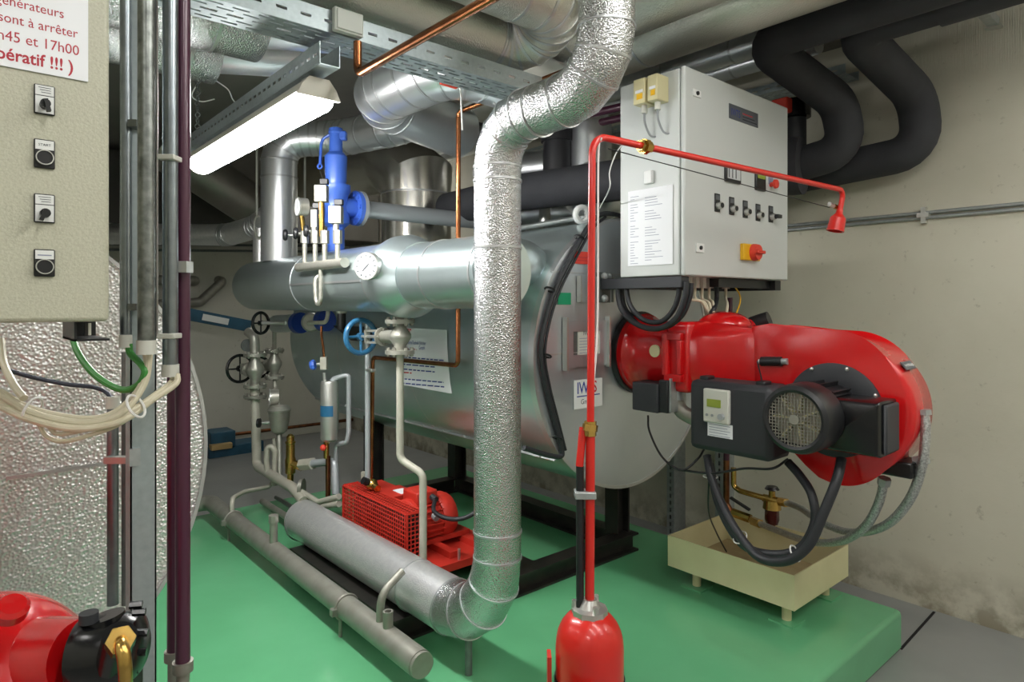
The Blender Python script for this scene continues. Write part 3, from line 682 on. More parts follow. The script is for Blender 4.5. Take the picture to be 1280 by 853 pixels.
m_, a, b = fbox('controller', 943, 213, 955, 240, 'black', .012, bevel=.004); put('controller_screen', MB().bb(a.x+.012, b.x-.012, yf-.0135, yf-.0115, (a.z+b.z)/2+.01, a.z-.012), 'lcd', DO)
bpos = [(896, 257, 'push_button'), (914, 261, 'push_button'), (931, 265, 'push_button'), (947, 269, 'push_button'), (963, 271, 'selector_switch')]
for px_, py_, nm in bpos:
    a = aY(px_, py_, yf); k = put(nm, MB().bb(a.x-.022, a.x+.022, yf-.005, yf, a.z-.03, a.z+.055), 'black', DO, bevel=.004)
    put('cap', MB().cyl((a.x, yf-.005, a.z-.002), (a.x, yf-.028, a.z-.002), .017, n=20), 'steel', k); put('cap_centre', MB().cyl((a.x, yf-.028, a.z-.002), (a.x, yf-.031, a.z-.002), .012, n=20), 'black', k)
    put('legend', MB().bb(a.x-.016, a.x+.016, yf-.006, yf-.0045, a.z+.026, a.z+.048), 'plate_grey', k)
    if nm[0] == 's': put('lever', MB().bb(a.x-.006, a.x+.035, yf-.045, yf-.028, a.z-.01, a.z+.008), 'black', k)
a = aY(963, 231, yf); put('emergency_stop', MB().bb(a.x-.02, a.x+.02, yf-.004, yf, a.z, a.z+.06), 'ink_grey', DO); put('stop_button', MB().lathe([(.012, 0), (.012, .02), (.024, .024), (.022, .036), (0, .04)], (a.x, yf, a.z), (0, -1, 0), 20), 'red_label', DO)
ms, a, b = fbox('main_switch', 925, 304.5, 946, 327, 'yellow', .02, bevel=.004)
cx_, cz_ = (a.x+b.x)/2+.012, (a.z+b.z)/2; put('switch_knob', MB().lathe([(.042, 0), (.04, .016), (.037, .028), (0, .029)], (cx_, yf-.02, cz_), (0, -1, 0), 28), 'red_label', ms); put('switch_handle', MB().box((cx_, yf-.055, cz_), (.075, .02, .016)), 'red_label', ms, bevel=.004)
# boxes on the cabinet side
def sbox(name, ya, yb, za, zb, dx, m, par=CA, bevel=.004): return put(name, MB().bb(EX-dx, EX, ya, yb, za, zb), m, par, bevel=bevel)
zt = aX(812, 104, EX).z; zb_ = aX(812, 135, EX).z
ya, yb, yc = aX(836, 120, EX).y, aX(822, 120, EX).y, aX(806, 120, EX).y
for nm, q0, q1 in (('relay_box', ya, yb-.006), ('relay_box', yb+.008, yc)):
    k = sbox(nm, q0, q1, zb_, zt, .085, 'beige_plastic'); put('label', MB().bb(EX-.0865, EX-.0845, q0+.01, q1-.012, zb_+.05, zb_+.062), 'paper', k); put('warning_label', MB().bb(EX-.0865, EX-.0845, q0+.012, q1-.02, zb_+.02, zb_+.045), 'yellow', k)
    put('gland', MB().cyl((EX-.045, (q0+q1)/2, zb_), (EX-.045, (q0+q1)/2, zb_-.035), .014, n=10), 'white_plastic', k)
    cc = V((EX-.045, (q0+q1)/2, zb_-.03)); put('lead', MB().tube(smooth_path([cc, cc+V((.005, 0, -.05)), cc+V((.03, -.01, -.1)), cc+V((.05, -.03, -.11))]), .005, 8), 'grey_cable', k)
a = aX(813, 222, EX); put('document_hook', MB().bb(EX-.02, EX, a.y-.02, a.y+.025, a.z-.03, a.z+.03), 'white', CA, bevel=.004)
# bracket arm
z = EZ0
arm = put('mounting_arm', MB().bb(EX+.0, EX+.06, EY0+.02, BY0-.02, z-.055, z-.004), 'charcoal', CA, bevel=.003)
put('mounting_arm', MB().bb(EX1-.1, EX1-.04, EY0+.02, EY1, z-.055, z-.004), 'black', CA); put('arm_cross', MB().bb(EX+.06, EX1-.1, EY1-.06, EY1, z-.055, z-.004), 'black', CA); put('arm_cross', MB().bb(EX+.35, EX1-.1, EY0+.05, EY0+.1, z-.045, z-.004), 'black', CA)
put('arm_plate', MB().bb(EX-.01, EX+.075, BY0-.035, BY0-.017, z-.12, z+.03), 'galv_dark', arm)
rivets(arm, [(EX+.02, BY0-.045, z+.01), (EX+.05, BY0-.045, z+.01), (EX+.02, BY0-.045, z-.10)], .02, 'galv', 'arm_bolts')
# document on the cabinet side
a = aX(785, 240, EX-.004); b = aX(841, 330, EX-.004)
t = thing('document_sheet', 'white printed parameter sheet in a clear sleeve on the cabinet side', 'paper', (EX-.004, (a.y+b.y)/2, b.z))
put('sheet', MB().bb(EX-.005, EX-.003, b.y, a.y, b.z, a.z), 'paper', t)
for i in range(26):
    yy_ = a.z-.03-i*.0125
    for q0, q1 in ((a.y-.015, a.y-.015-random.uniform(.02, .05)), (a.y-.1, a.y-.1-random.uniform(.03, .1))):
        if random.random() < .75: put('print_line', MB().bb(EX-.0056, EX-.005, max(q1, b.y+.01), q0, yy_, yy_+.0022), 'ink_grey', t)
# cables from the cabinet
Lp = [(772, 352), (776, 385), (795, 405), (822, 411), (845, 398), (856, 372), (858, 352)]
Lq = [(782, 352), (787, 380), (803, 399), (824, 403), (840, 390), (848, 370), (849, 352)]
Lr = [(776, 354), (781, 385), (803, 409), (832, 409), (852, 395), (862, 372), (864, 354)]
for lab, L_, xx, r_ in (('thick black cable loop hanging under the cabinet arm, outermost of three', Lp, 2.44, .013), ('thick black cable loop hanging under the cabinet arm, innermost of three', Lq, 2.45, .012), ('thick black cable loop hanging under the cabinet arm, middle of three', Lr, 2.47, .012)):
    cable('power_cable', lab, 'cable', [aX(p[0], p[1], xx) for p in L_], r_, 'rubber', group='black cable loops under the cabinet')
gl = [(870, 2.62), (878, 2.68), (886, 2.74), (893, 2.8), (911, 2.95)]
tgt = [(884, 388), (886, 391), (889, 391), (892, 391), (908, 395)]
cn = ('next to the arm', 'second from the arm', 'third from the arm', 'fourth from the arm', 'farthest from the arm')
for i, (px_, xx) in enumerate(gl):
    p = V((xx, EY0+.12, EZ0)); 
    tt = thing('control_cable', 'cream control cable dropping from the cabinet bottom, '+cn[i], 'cable', p+V((0, 0, -.3)), 'cream cables under the cabinet')
    put('cable_gland', MB().cyl(p, p+V((0, 0, -.05)), .02, n=8), 'white_plastic', tt)
    q = aX(tgt[i][0], tgt[i][1], 2.72); put('lead', MB().tube(smooth_path([p+V((0, 0, -.04)), p+V((0, 0, -.1)), p.lerp(q, .6)+V((.01, 0, -.02)), q]), .007, 8), 'cable_cream', tt)
cable('control_cable', 'thick black control cable sagging below the cabinet bottom', 'cable', [V((2.86, EY0+.12, EZ0)), V((2.85, EY0+.11, EZ0-.1)), aX(893, 385, 2.74), aX(888, 392, 2.72)], .011, 'rubber')
cable('earth_wire', 'thin yellow earth wire beside the cabinet cables', 'wire', [V((2.98, EY0+.12, EZ0)), aX(925, 370, 3.1), aX(922, 388, 3.05), aX(916, 397, 2.95)], .004, 'yellow')

# ================================================================== fire suppression bottle
q = at(737, 800, 2.0); ex, ey = q.x, q.y
t = thing('fire_extinguisher', 'red fire suppression bottle with a tall red pipe and nozzle over the burner', 'extinguisher', (ex, ey, 0)); FE = t
R0 = .105
put('bottle', MB().lathe([(0, .02), (R0-.01, .02), (R0, .04), (R0, .44), (R0*.985, .465), (R0*.93, .49), (R0*.83, .513), (R0*.68, .533), (R0*.5, .547), (.03, .553), (0, .553)], (ex, ey, 0), (0, 0, 1), 48), 'red_pipe', t)
put('lower_band', MB().ringwall((ex, ey, .2), (ex, ey, .35), R0+.004, R0-.01, 48), 'black', t)
VH = put('valve_head', MB().lathe([(0, .545), (.056, .545), (.056, .562), (.035, .566), (.022, .59), (0, .592)], (ex, ey, 0), (0, 0, 1), 10), 'steel', t)
for a in (.3, 2.3, 4.3): put('valve_bolt', MB().cyl((ex+.048*math.cos(a), ey+.046*math.sin(a), .56), (ex+.046*math.cos(a), ey+.046*math.sin(a), .583), .009, n=8), 'steel', VH)
lf = -RT; base = V((ex, ey, 0))
BK = put('bracket', MB().box(base+lf*.125+V((0, 0, .21)), (.012, .05, .42), RT, FW).box(base+lf*.07-FW*.125+V((0, 0, .36)), (.15, .008, .04), (RT-FW*.35).normalized(), (FW+RT*.35).normalized()), 'red_matt', t)
put('black_rod', MB().cyl((ex-.022, ey+.02, .56), (ex-.022, ey+.02, 1.0), .012), 'black', t)
# pipes
zc_ = 2.02; e_ = at(1055, 238, 2.9)
pz = V((ex+.003, ey, .57)); jn = aX(737, 535, ex); 
put('lower_pipe', MB().cyl((ex, ey, .57), (ex+.004, ey, jn.z), .0145, n=16), 'red_pipe', t); put('lower_pipe', MB().cyl((ex-.024, ey+.02, 1.0), (ex-.008, ey+.02, jn.z), .012, n=16), 'red_pipe', t)
top = at(744, 168, 2.0); nz = at(1050, 262, 2.9); ne = at(1044, 289, 2.9)
UP = put('upper_pipe', MB().tube([V((ex+.004, ey, jn.z)), V((ex+.012, ey, top.z)), e_, nz], .0115, 16, [.06, .05], 8), 'red_pipe', t)
put('brass_union', MB().hexa((ex+.003, ey, jn.z-.025), (ex+.004, ey, jn.z+.02), .02).cyl((ex, ey, jn.z-.01), (ex+.004, ey, jn.z+.01), .024, n=8), 'brass', t)
un = V((ex+.012, ey, top.z)).lerp(e_, .155); dd = (e_-un).normalized(); put('brass_union', MB().hexa(un-dd*.025, un+dd*.025, .02).cyl(un-dd*.008, un+dd*.008, .026, n=8), 'brass', t)
put('nozzle', MB().lathe([(.013, 0), (.016, .02), (.033, .04), (.037, .10), (.03, .10), (.028, .05), (0, .045)], nz, ne-nz, 24), 'red_pipe', t)
cl = aX(737, 618, ex); put('pipe_clamp', MB().box((ex-.01, ey+.01, cl.z), (.065, .05, .022), RT, FW), 'galv', t, bevel=.003)
wv = MB().tube([aX(760, 186, ex+.02), e_+V((-.03, .05, -.075))], .0018, 6); one('trip_wire', 'thin dark wire strung below the red nozzle pipe', 'wire', wv, 'black')
lk = thing('fusible_link', 'small brass link by the red nozzle', 'link', e_+V((-.03, .02, -.1))); p = e_+V((-.02, .03, -.072)); put('link_body', MB().hexa(p+V((-.06, 0, .005)), p+V((-.02, 0, 0)), .011), 'steel', lk); put('link_end', MB().hexa(p+V((-.01, 0, 0)), p+V((.035, 0, -.003)), .011), 'brass', lk)
# ================================================================== left boiler (front close to the viewer)
LX, LZ, LR, LY = -.15, 1.075, .735, 2.12
t = thing('steam_boiler', 'boiler clad in embossed aluminium behind the beige control cabinet', 'boiler', (LX, 3.5, .1)); LB = t
put('shell', MB().lathe([(0, 0), (LR-.006, 0), (LR, .006), (LR, 2.85), (0, 2.85)], (LX, LY, LZ), (0, 1, 0), 96), 'emb_big', t)
put('front_rim', MB().ringwall((LX, LY-.01, LZ), (LX, LY+.04, LZ), LR+.004, LR-.006, 96), 'band', t)
p = aY(60, 590, LY-.003); q = aY(140, 578, LY-.003); put('plate_seam', MB().box((p+q)/2+V((0, -.002, 0)), ((q-p).length*2.2, .006, .008), (q-p).normalized(), (0, 1, 0), (q-p).normalized().cross(V((0, 1, 0)))), 'band', t)
for x in (LX-.4, LX+.4):
    for y in (2.5, 4.6): put('leg', MB().bb(x-.05, x+.05, y-.05, y+.05, 0, .6), 'frame_black', t)
# red burner of the left boiler
t = thing('oil_burner', 'shiny red burner with black fuel pump below the beige control cabinet', 'burner', (-.1, 1.3, .5))
d = 1.12; c = at(5, 850, d)
put('burner_body', MB().sphere(c+V((-.03, .01, -.055)), .178, (1, 1, 1.12), 40, 24), 'red', t)
put('burner_tube', MB().cyl((LX+.02, 1.45, .95), (LX+.02, LY, .95), .16, n=40), 'red', t)
cap_ = at(27, 752, 1.0); put('top_button', MB().lathe([(.024, -.01), (.024, .006), (.018, .012), (0, .014)], cap_+V((-.012, .012, -.012)), (at(27, 752, 1.0)-(c+V((-.03, .01, -.07)))), 24), 'red', t)
pc = at(135, 805, 1.06); ax = RT*1.0+FW*.15
put('pump_neck', MB().cyl(at(40, 830, 1.1), at(102, 822, 1.07), .075, .06, 32), 'red', t)
FP = put('fuel_pump', MB().lathe([(.0, -.045), (.05, -.045), (.056, -.03), (.056, .03), (.05, .045), (.03, .055), (0, .055)], pc+V((0, 0, -.01)), ax, 32), 'black_gloss', t)
k = MB().cyl(at(132, 770, 1.06), at(138, 800, 1.06), .028, n=24); put('pump_boss', k, 'black_gloss', FP)
put('pump_plug', MB().cyl(at(111, 778, 1.04), at(111, 766, 1.04), .014, n=20), 'charcoal', FP)
put('pump_plug', MB().cyl(at(140, 830, 1.03), at(150, 795, 1.0), .024, n=24), 'black_gloss', FP)
for py_ in (757, 766, 792, 816, 838): 
    o = {757: 174, 766: 178, 792: 181, 816: 179, 838: 170}[py_]; put('bolt', MB().cyl(at(o-12, py_, 1.05), at(o+4, py_-1, 1.055), .006, n=6), 'black_gloss', FP)
BP = put('brass_nut', MB().hexa(at(149, 806, .99), at(151, 800, .955), .02), 'brass', FP)
put('oil_line', MB().tube(smooth_path([at(151, 800, .965), at(152, 808, .945), at(155, 822, .938), at(157, 845, .94), at(157, 880, .96)]), .0095, 16), 'brass', FP)
put('pump_base', MB().box(at(130, 850, 1.05), (.1, .06, .05), RT, FW), 'black', FP, bevel=.008)

# ================================================================== beige control cabinet, left
CY = 1.36; ce = aY(137, 402, CY)
t = thing('control_cabinet', 'beige hammered control cabinet with switches beside the steel post', 'cabinet', (ce.x-.3, CY+.1, ce.z)); CC = t
put('cabinet_body', MB().bb(ce.x-.62, ce.x, CY, CY+.2, ce.z, 2.5), 'beige_box', t, bevel=.008)
def onp(px, py, y=CY): return aY(px, py, y)
for i, (px_, y0_, y1_, kind) in enumerate(((55.5, 107, 144, 'sw'), (55.5, 175, 211, 'bt'), (55.5, 243, 279, 'sw'), (55.5, 312, 346, 'bt'))):
    a = onp(px_-13.5, y0_+1.5); b = onp(px_+13, y1_); zt, zb_ = onp(px_, y0_).z, onp(px_, y1_).z
    k = put('selector_switch' if kind == 'sw' else 'push_button', MB().bb(a.x, b.x, CY-.005, CY, zb_, zt), 'black', CC, bevel=.002)
    h = zt-zb_; cx_ = (a.x+b.x)/2; zc_ = zb_+h*(.31 if kind == 'sw' else .36)
    put('legend', MB().bb(a.x+.0018, b.x-.0018, CY-.0062, CY-.004, zt-h*.36, zt-.002), 'white', k)
    if kind == 'sw':
        put('switch_face', MB().bb(a.x+.0018, b.x-.0018, CY-.0062, CY-.004, zb_+.002, zt-h*.39), 'white', k)
        put('knob', MB().cyl((cx_, CY-.006, zc_), (cx_, CY-.022, zc_), .0075, n=24), 'black', k)
        dx = .004 if i == 0 else -.006
        put('knob_lever', MB().box((cx_+dx*.5, CY-.024, zc_-.004), (.006, .012, .02), V((1, 0, dx*60)).normalized(), (0, 1, 0), V((-dx*60, 0, 1)).normalized()), 'black', k)
        for j in range(3): put('print_line', MB().bb(a.x+.006+.002*j, b.x-.006, CY-.0068, CY-.0061, zt-.006-.004*j, zt-.0052-.004*j), 'ink_dark', k)
    else:
        put('button_ring', MB().ringwall((cx_, CY-.004, zc_), (cx_, CY-.012, zc_), .0128, .0112, 32), 'steel', k); put('button_cap', MB().cyl((cx_, CY-.004, zc_), (cx_, CY-.010, zc_), .0112, n=32), 'black', k)
        text('lettering', 'START', (cx_, CY-.0065, zt-h*.24), (1, 0, 0), (0, 0, 1), .006, 'ink_dark', k, align='CENTER') if i == 1 else put('print_line', MB().bb(a.x+.005, b.x-.005, CY-.0068, CY-.0061, zt-h*.24, zt-h*.2), 'ink_grey', k)
# notice
a = onp(110, 11, CY); b = onp(110, 103, CY); 
nt_ = thing('paper_notice', 'white paper notice with red French lettering on the beige cabinet', 'notice', (a.x-.2, CY-.003, b.z))
put('sheet', MB().bb(a.x-.297, a.x, CY-.0032, CY-.0014, b.z, b.z+.21), 'paper', nt_)
for s_, px_, py_, hpx, bo in (('Les générateurs', 80, 24, 11, 0), ('doivent / sont à arrêter', 97, 48.5, 11, 0), ('entre 16h45 et 17h00', 99, 70.5, 12, 0), ('( impératif !!! )', 92, 91.5, 14, .018)):
    o = onp(px_, py_, CY); s2 = s_.replace('doivent / ', ''); text('lettering', s2, (o.x, CY-.0036, o.z), (1, 0, 0), (0, 0, 1), hpx/F*1.17*1.42, 'ink_notice', nt_, bold=bo, align='RIGHT', sx=.86)
# black bracket under the cabinet, cable glands
a = aY(107, 405, CY+.02)
bk = thing('cabinet_bracket', 'black steel bracket holding the beige cabinet to the post', 'bracket', a+V((.02, .05, -.04)))
z = ce.z
put('bracket_body', MB().bb(ce.x-.05, ce.x-.046, CY+.03, CY+.19, z-.036, z).bb(ce.x-.05, ce.x+.005, CY+.03, CY+.19, z-.036, z-.032).bb(ce.x-.05, ce.x+.005, CY+.185, CY+.19, z-.036, z), 'black', bk)
put('bolt', MB().hexa((ce.x-.02, CY+.1, z-.005), (ce.x-.02, CY+.1, z-.028), .006), 'steel', bk)

# ================================================================== post and conduits between cabinet and boiler
def vpipe(name, label, cat, pxc, wpx, d, ytop, ybot, m, n=20, parts=(), group=None):
    p = at(pxc, 400, d); r_ = wpx/2/F*d; zt = 3.06 if ytop is None else at(pxc, ytop, d).z; zb = at(pxc, ybot, d).z if ybot is not None else 0.0
    t = thing(name, label, cat, (p.x, p.y, zb), group); put('tube', MB().cyl((p.x, p.y, zb), (p.x, p.y, zt), r_, n=n), m, t); return t, p, r_, zb
PY = 1.53; pd_ = aY(179, 500, PY)
t = thing('steel_post', 'galvanised channel post on the floor beside the beige cabinet', 'post', (pd_.x, PY, 0)); a = aY(163, 600, PY); b = aY(195.5, 600, PY)
put('channel', MB().bb(a.x, b.x, PY, PY+.003, 0, 3.06).bb(a.x, a.x+.003, PY, PY+.05, 0, 3.06).bb(b.x-.003, b.x, PY, PY+.05, 0, 3.06), 'galv_tray', t)
q = aY(169, 571, PY); put('clip_plate', MB().bb(q.x-.012, q.x+.008, PY-.008, PY, q.z-.018, q.z+.018), 'galv', t)
t, p, r_, zb = vpipe('conduit', 'narrow galvanised conduit ending in a white sleeve over a green wire', 'conduit', 157, 13, 1.33, None, 421, 'conduit_steel', group='vertical conduits by the post'); put('end_sleeve', MB().cyl((p.x, p.y, zb-.022), (p.x, p.y, zb+.004), r_*1.15), 'white_plastic', t)
t, p, r_, zb = vpipe('conduit', 'white plastic conduit between two steel conduits', 'conduit', 168.5, 11, 1.36, None, 410, 'white_plastic', group='vertical conduits by the post')
for py_ in (156, 384): q = at(170, py_, 1.33); put('pipe_clip', MB().box(q, (.018, .03, .014), RT, FW), 'galv_dark', t)
t, p, r_, zb = vpipe('conduit', 'wide dull steel conduit with white sleeve above the cream cable bundle', 'conduit', 183, 20, 1.29, None, 428, 'zinc', group='vertical conduits by the post'); put('end_sleeve', MB().cyl((p.x, p.y, zb-.024), (p.x, p.y, zb+.004), r_*1.12), 'white_plastic', t)
t, p, r_, zb = vpipe('conduit', 'bluish steel conduit strapped beside the purple pipe', 'conduit', 213, 18, 1.38, None, 458, 'conduit_steel', group='vertical conduits by the post'); put('end_sleeve', MB().cyl((p.x, p.y, zb-.022), (p.x, p.y, zb+.004), r_*1.12), 'white_plastic', t)
for py_ in (198, 420): q = at(212, py_, 1.37); put('strap', MB().box(q, (.036, .036, .011), RT, FW), 'white_plastic', t, bevel=.002)
t, p, r_, zb = vpipe('conduit', 'slim white conduit behind the steel conduits', 'conduit', 195, 5, 1.5, None, 420, 'white_plastic', group='vertical conduits by the post')
t, p, r_, zb = vpipe('conduit', 'narrow conduit with white cap in front of the embossed boiler', 'conduit', 141, 13, 1.62, 500, 756, 'conduit_steel', group='vertical conduits by the post'); zt_ = at(141, 508, 1.62).z; put('end_sleeve', MB().cyl((p.x, p.y, zt_-.005), (p.x, p.y, zt_+.024), r_*1.2), 'white_plastic', t)
q = at(150, 575, 1.6); put('clamp', MB().box(q, (.07, .02, .016), RT, FW), 'steel', t)
vpipe('conduit', 'dark grey conduit hard against the channel post', 'conduit', 158, 11, 1.66, 440, 756, 'galv_dark', group='vertical conduits by the post')
for lab, px_, d_, yb_ in (('purple painted vertical pipe standing beside the conduits', 228.5, 1.42, 838), ('purple painted vertical pipe half hidden behind its twin', 217.5, 1.50, 824)):
    t, p, r_, zb = vpipe('oil_pipe', lab, 'pipe', px_, 17.5 if yb_ == 838 else 16, d_, None, yb_, 'purple', group='purple oil pipes')
    put('pipe_clamp', MB().ringwall((p.x, p.y, zb-.002), (p.x, p.y, zb+.02), r_+.006, r_-.003, 24).cyl((p.x, p.y, zb), (p.x, p.y, zb-.06), r_*.9), 'raw_pipe', t)
    put('pipe_foot', MB().cyl((p.x, p.y, 0), (p.x, p.y, zb), r_*.8), 'purple', t)
    if yb_ == 838: q = at(231, 334, 1.4); put('wall_clip', MB().box(q, (.022, .03, .024), RT, FW), 'steel', t)
# cables under the cabinet
def cab2(label, P, r_, m, k=7, name='control_cable', cat='cable', g=None): one(name, label, cat, MB().tube(smooth_path([at(*p) for p in P], k), r_, 10), m, g)
CG = 'cream cables under the beige cabinet'
for lab, P in (('cream cable in the bundle under the beige cabinet, topmost', [(0, 490, 1.28), (40, 512, 1.27), (100, 524, 1.27), (140, 518, 1.28), (172, 490, 1.3), (184, 460, 1.31), (182, 438, 1.31)]),
               ('cream cable in the bundle under the beige cabinet, second from the top', [(0, 494, 1.27), (45, 518, 1.26), (105, 529, 1.26), (150, 518, 1.27), (180, 480, 1.3), (187, 440, 1.31)]),
               ('cream cable in the bundle running up to the sleeve by the purple pipe', [(0, 503, 1.27), (50, 528, 1.26), (110, 533, 1.26), (160, 516, 1.28), (200, 490, 1.34), (215, 478, 1.38), (217, 468, 1.38)]),
               ('cream cable in the bundle, lowest thick one', [(0, 508, 1.27), (40, 525, 1.25), (95, 536, 1.25), (150, 527, 1.27), (190, 500, 1.32), (219, 480, 1.37), (221, 468, 1.38)]),
               ('thin cream cable sagging lowest below the bundle', [(48, 528, 1.26), (58, 545, 1.26), (78, 552, 1.26), (110, 545, 1.26), (150, 530, 1.28), (185, 502, 1.32)]),
               ('thin cream cable sagging just above the lowest one', [(60, 530, 1.255), (70, 542, 1.255), (90, 541, 1.255), (120, 534, 1.26)]),
               ('cream cable dropping steeply from the cabinet gland', [(1, 425, 1.36), (5, 455, 1.33), (18, 482, 1.29), (30, 498, 1.265)])):
    cab2(lab, P, .0045 if 'thin' in lab else .0072, 'cable_cream', g=CG)
cab2('green earth cable curving from the black bracket to the conduits', [(90, 415, 1.42), (97, 440, 1.38), (118, 468, 1.35), (150, 487, 1.33), (172, 482, 1.31), (181, 466, 1.30), (176, 455, 1.31), (163, 442, 1.33), (161, 430, 1.33)], .007, 'cable_green', name='earth_cable')
cab2('dark blue grey cable crossing the embossed boiler front to the white capped conduit', [(-10, 455, 1.5), (30, 469, 1.55), (80, 480, 1.6), (115, 484, 1.62), (132, 490, 1.63), (141, 500, 1.62)], .0055, 'blue_cable')
for lab, px_, py_, dx in (('white cable tie round the cream bundle, away from the post', 41, 512, 1), ('white cable tie round the cream bundle at the post', 170, 508, 1)):
    one('cable_tie', lab, 'cable tie', MB().torus(at(px_, py_, 1.27), RT*.85+V((0, 0, -.3 if px_ < 100 else .45)), .024, .0025, 24, 6), 'wire_white')
# ================================================================== capped drain pipe on the plinth
t = thing('drain_pipe', 'dull grey capped drain pipe lying along the green plinth', 'pipe', (1.35, 3.4, 0)); r = .052
DPx, DPz = 1.35, .125
put('pipe_body', MB().tube([(DPx, 2.10, DPz), (DPx, 4.80, DPz), (DPx-.4, 4.88, .075)], r, 28, .09), 'raw_pipe', t)
put('end_cap', MB().cyl((DPx, 2.085, DPz), (DPx, 2.10, DPz), r-.003, n=28), 'raw_pipe', t)
q = aX(342, 665, DPx); put('stub', MB().cyl((DPx, q.y, DPz+.04), (DPx, q.y, DPz+.19), .022).cyl((DPx, q.y, DPz+.16), (DPx, q.y, DPz+.2), .028, n=8), 'raw_pipe', t)
q = aX(485, 795, DPx); put('stub', MB().ringwall((DPx, q.y, DPz+.04), (DPx, q.y, DPz+.115), .021, .014, 20), 'raw_pipe', t)
q = aX(475, 790, DPx); put('drain_branch', MB().tube([(DPx, q.y, DPz+.04), (DPx+.005, q.y, DPz+.16), (DPx+.12, q.y+.02, DPz+.22)], .017, 16, .08), 'raw_pipe', t)
for px_, py_ in ((433, 765), (292, 655)):
    q = aX(px_, py_, DPx); k = put('pipe_clamp', MB().torus((DPx, q.y, DPz), (0, 1, 0), r+.004, .006), 'raw_pipe', t); put('clamp_foot', MB().cyl((DPx-.03, q.y, DPz-.05), (DPx-.03, q.y, 0), .008).bb(DPx-.075, DPx-.045, q.y-.015, q.y+.015, DPz-.02, DPz+.01), 'raw_pipe', k)
# thin drain line into it
q = aX(290, 640, DPx)
one('drain_line', 'thin cream drain line arching into the grey drain pipe', 'pipe', MB().tube([(DPx, q.y, DPz+.03), (DPx, q.y, DPz+.13), at(305, 615, 4.5), at(340, 608, 4.75), at(343, 590, 4.8), at(343, 548, 4.8)], .015, 14, .1, 6), 'cream_pipe')

# ================================================================== generic fittings
def flange(par, c, ax, R, th=.02, m='cast', bolts=6):
    c, ax = V(c), V(ax).normalized(); k = put('flange', MB().cyl(c-ax*th/2, c+ax*th/2, R, n=28), m, par); u, v, _ = basis(ax); b = MB()
    for i in range(bolts): a = 2*math.pi*i/bolts; p = c+(u*math.cos(a)+v*math.sin(a))*R*.78; b.hexa(p-ax*(th/2+.012), p+ax*(th/2+.012), R*.13)
    put('flange_bolts', b, m, par, kind='stuff'); return k
def wheel(par, c, ax, R, m, spokes=4, rim=.011):
    c = V(c); ax = V(ax).normalized(); u, v, _ = basis(ax); k = put('handwheel', MB().torus(c, ax, R, rim), m, par); b = MB().cyl(c-ax*.015, c+ax*.015, R*.24, n=14)
    for i in range(spokes): a = 2*math.pi*i/spokes; d = u*math.cos(a)+v*math.sin(a); b.cyl(c, c+d*R, rim*.55, n=8)
    put('wheel_spokes', b, m, k); return k
def globe(name, label, c, R, Hf, wc, wm, WR, m='cast'):
    """vertical globe valve: c centre, flanges at +-Hf, handwheel centre wc"""
    c, wc = V(c), V(wc); t = thing(name, label, 'valve', c-V((0, 0, Hf))); put('valve_body', MB().lathe([(R*.42, -Hf), (R*.42, -Hf*.6), (R*.75, -Hf*.1), (R*.75, Hf*.15), (R*.42, Hf*.6), (R*.42, Hf)], c, (0, 0, 1), 24), m, t)
    for s in (-1, 1): flange(t, c+V((0, 0, s*Hf)), (0, 0, 1), R, R*.28, m)
    d = (wc-c).normalized(); L = (wc-c).length; put('bonnet', MB().cyl(c, c+d*L*.42, R*.5, R*.42), m, t); flange(t, c+d*L*.42, d, R*.66, R*.2, m, 4)
    u, v, _ = basis(d); y = MB()
    for s in (-1, 1): y.box(c+d*L*.64+v*s*R*.42, (L*.4, R*.16, R*.16), d, v, u)
    y.box(c+d*L*.84, (R*.2, R*.98, R*.3), d, v, u); put('yoke', y, m, t); put('stem', MB().cyl(c+d*L*.4, wc, R*.12), 'steel', t); wheel(t, wc, d, WR, wm, rim=.015 if wm == 'blue_wheel' else .012); return t
# large valve under the header collar
vc = aX(500, 421, 1.72); WC = aX(451, 421, 1.70)
GV = globe('globe_valve', 'cast globe valve with a blue handwheel under the header collar', vc, .075, .078, WC, 'blue_wheel', .092)
put('top_pipe', MB().cyl(vc+V((0, 0, .08)), (vc.x, vc.y, HZ-.19), .027), 'cream_pipe', GV)
pe = aX(533, 712, 1.80); pj = aX(503, 575, 1.72); pk = aX(533, 592, 1.8)
pipe('steam_pipe', 'cream pipe stepping down from the blue handwheel valve', 'pipe', [vc-V((0, 0, .09)), V((vc.x, vc.y, pj.z)), V((1.78, pk.y, pk.z)), V((1.78, pk.y, .13))], .019, 'cream_pipe', .05, 6, n=18)

# copper lines beside the boiler
cpx = 1.925
cA = aX(573, 140, cpx)
pipe('copper_pipe', 'copper pipe dropping from the ceiling behind the header', 'pipe', [V((cpx, 1.55, cA.z+.0)), cA, aX(572.5, 457, cpx), aX(466, 447, cpx-.02), aX(464, 600, cpx-.02)], .0125, 'copper', .03, 5, n=16)
gp = aX(459.5, 435, 1.86)
t = pipe('water_pipe', 'thin grey pipe clipped beside the copper pipe', 'pipe', [aX(459.5, 405, 1.86), aX(459.5, 602, 1.86)], .016, 'grey_pipe', n=16); q = aX(463, 463, 1.86); put('pipe_clip', MB().box(q, (.03, .08, .018)), 'steel', t, bevel=.004)
q = aX(465, 606, 1.88); t = thing('ball_valve', 'small dark ball valve at the copper pipe foot', 'valve', q); put('valve_body', MB().sphere(q, .035).cyl(q+V((0, -.07, -.01)), q+V((0, .07, .01)), .02), 'brass', t); put('valve_cap', MB().cyl(q+V((-.03, 0, .02)), q+V((-.06, 0, .035)), .022), 'black', t); put('side_block', MB().box(q+V((0, .08, .03)), (.04, .04, .06)), 'cream_pipe', t)

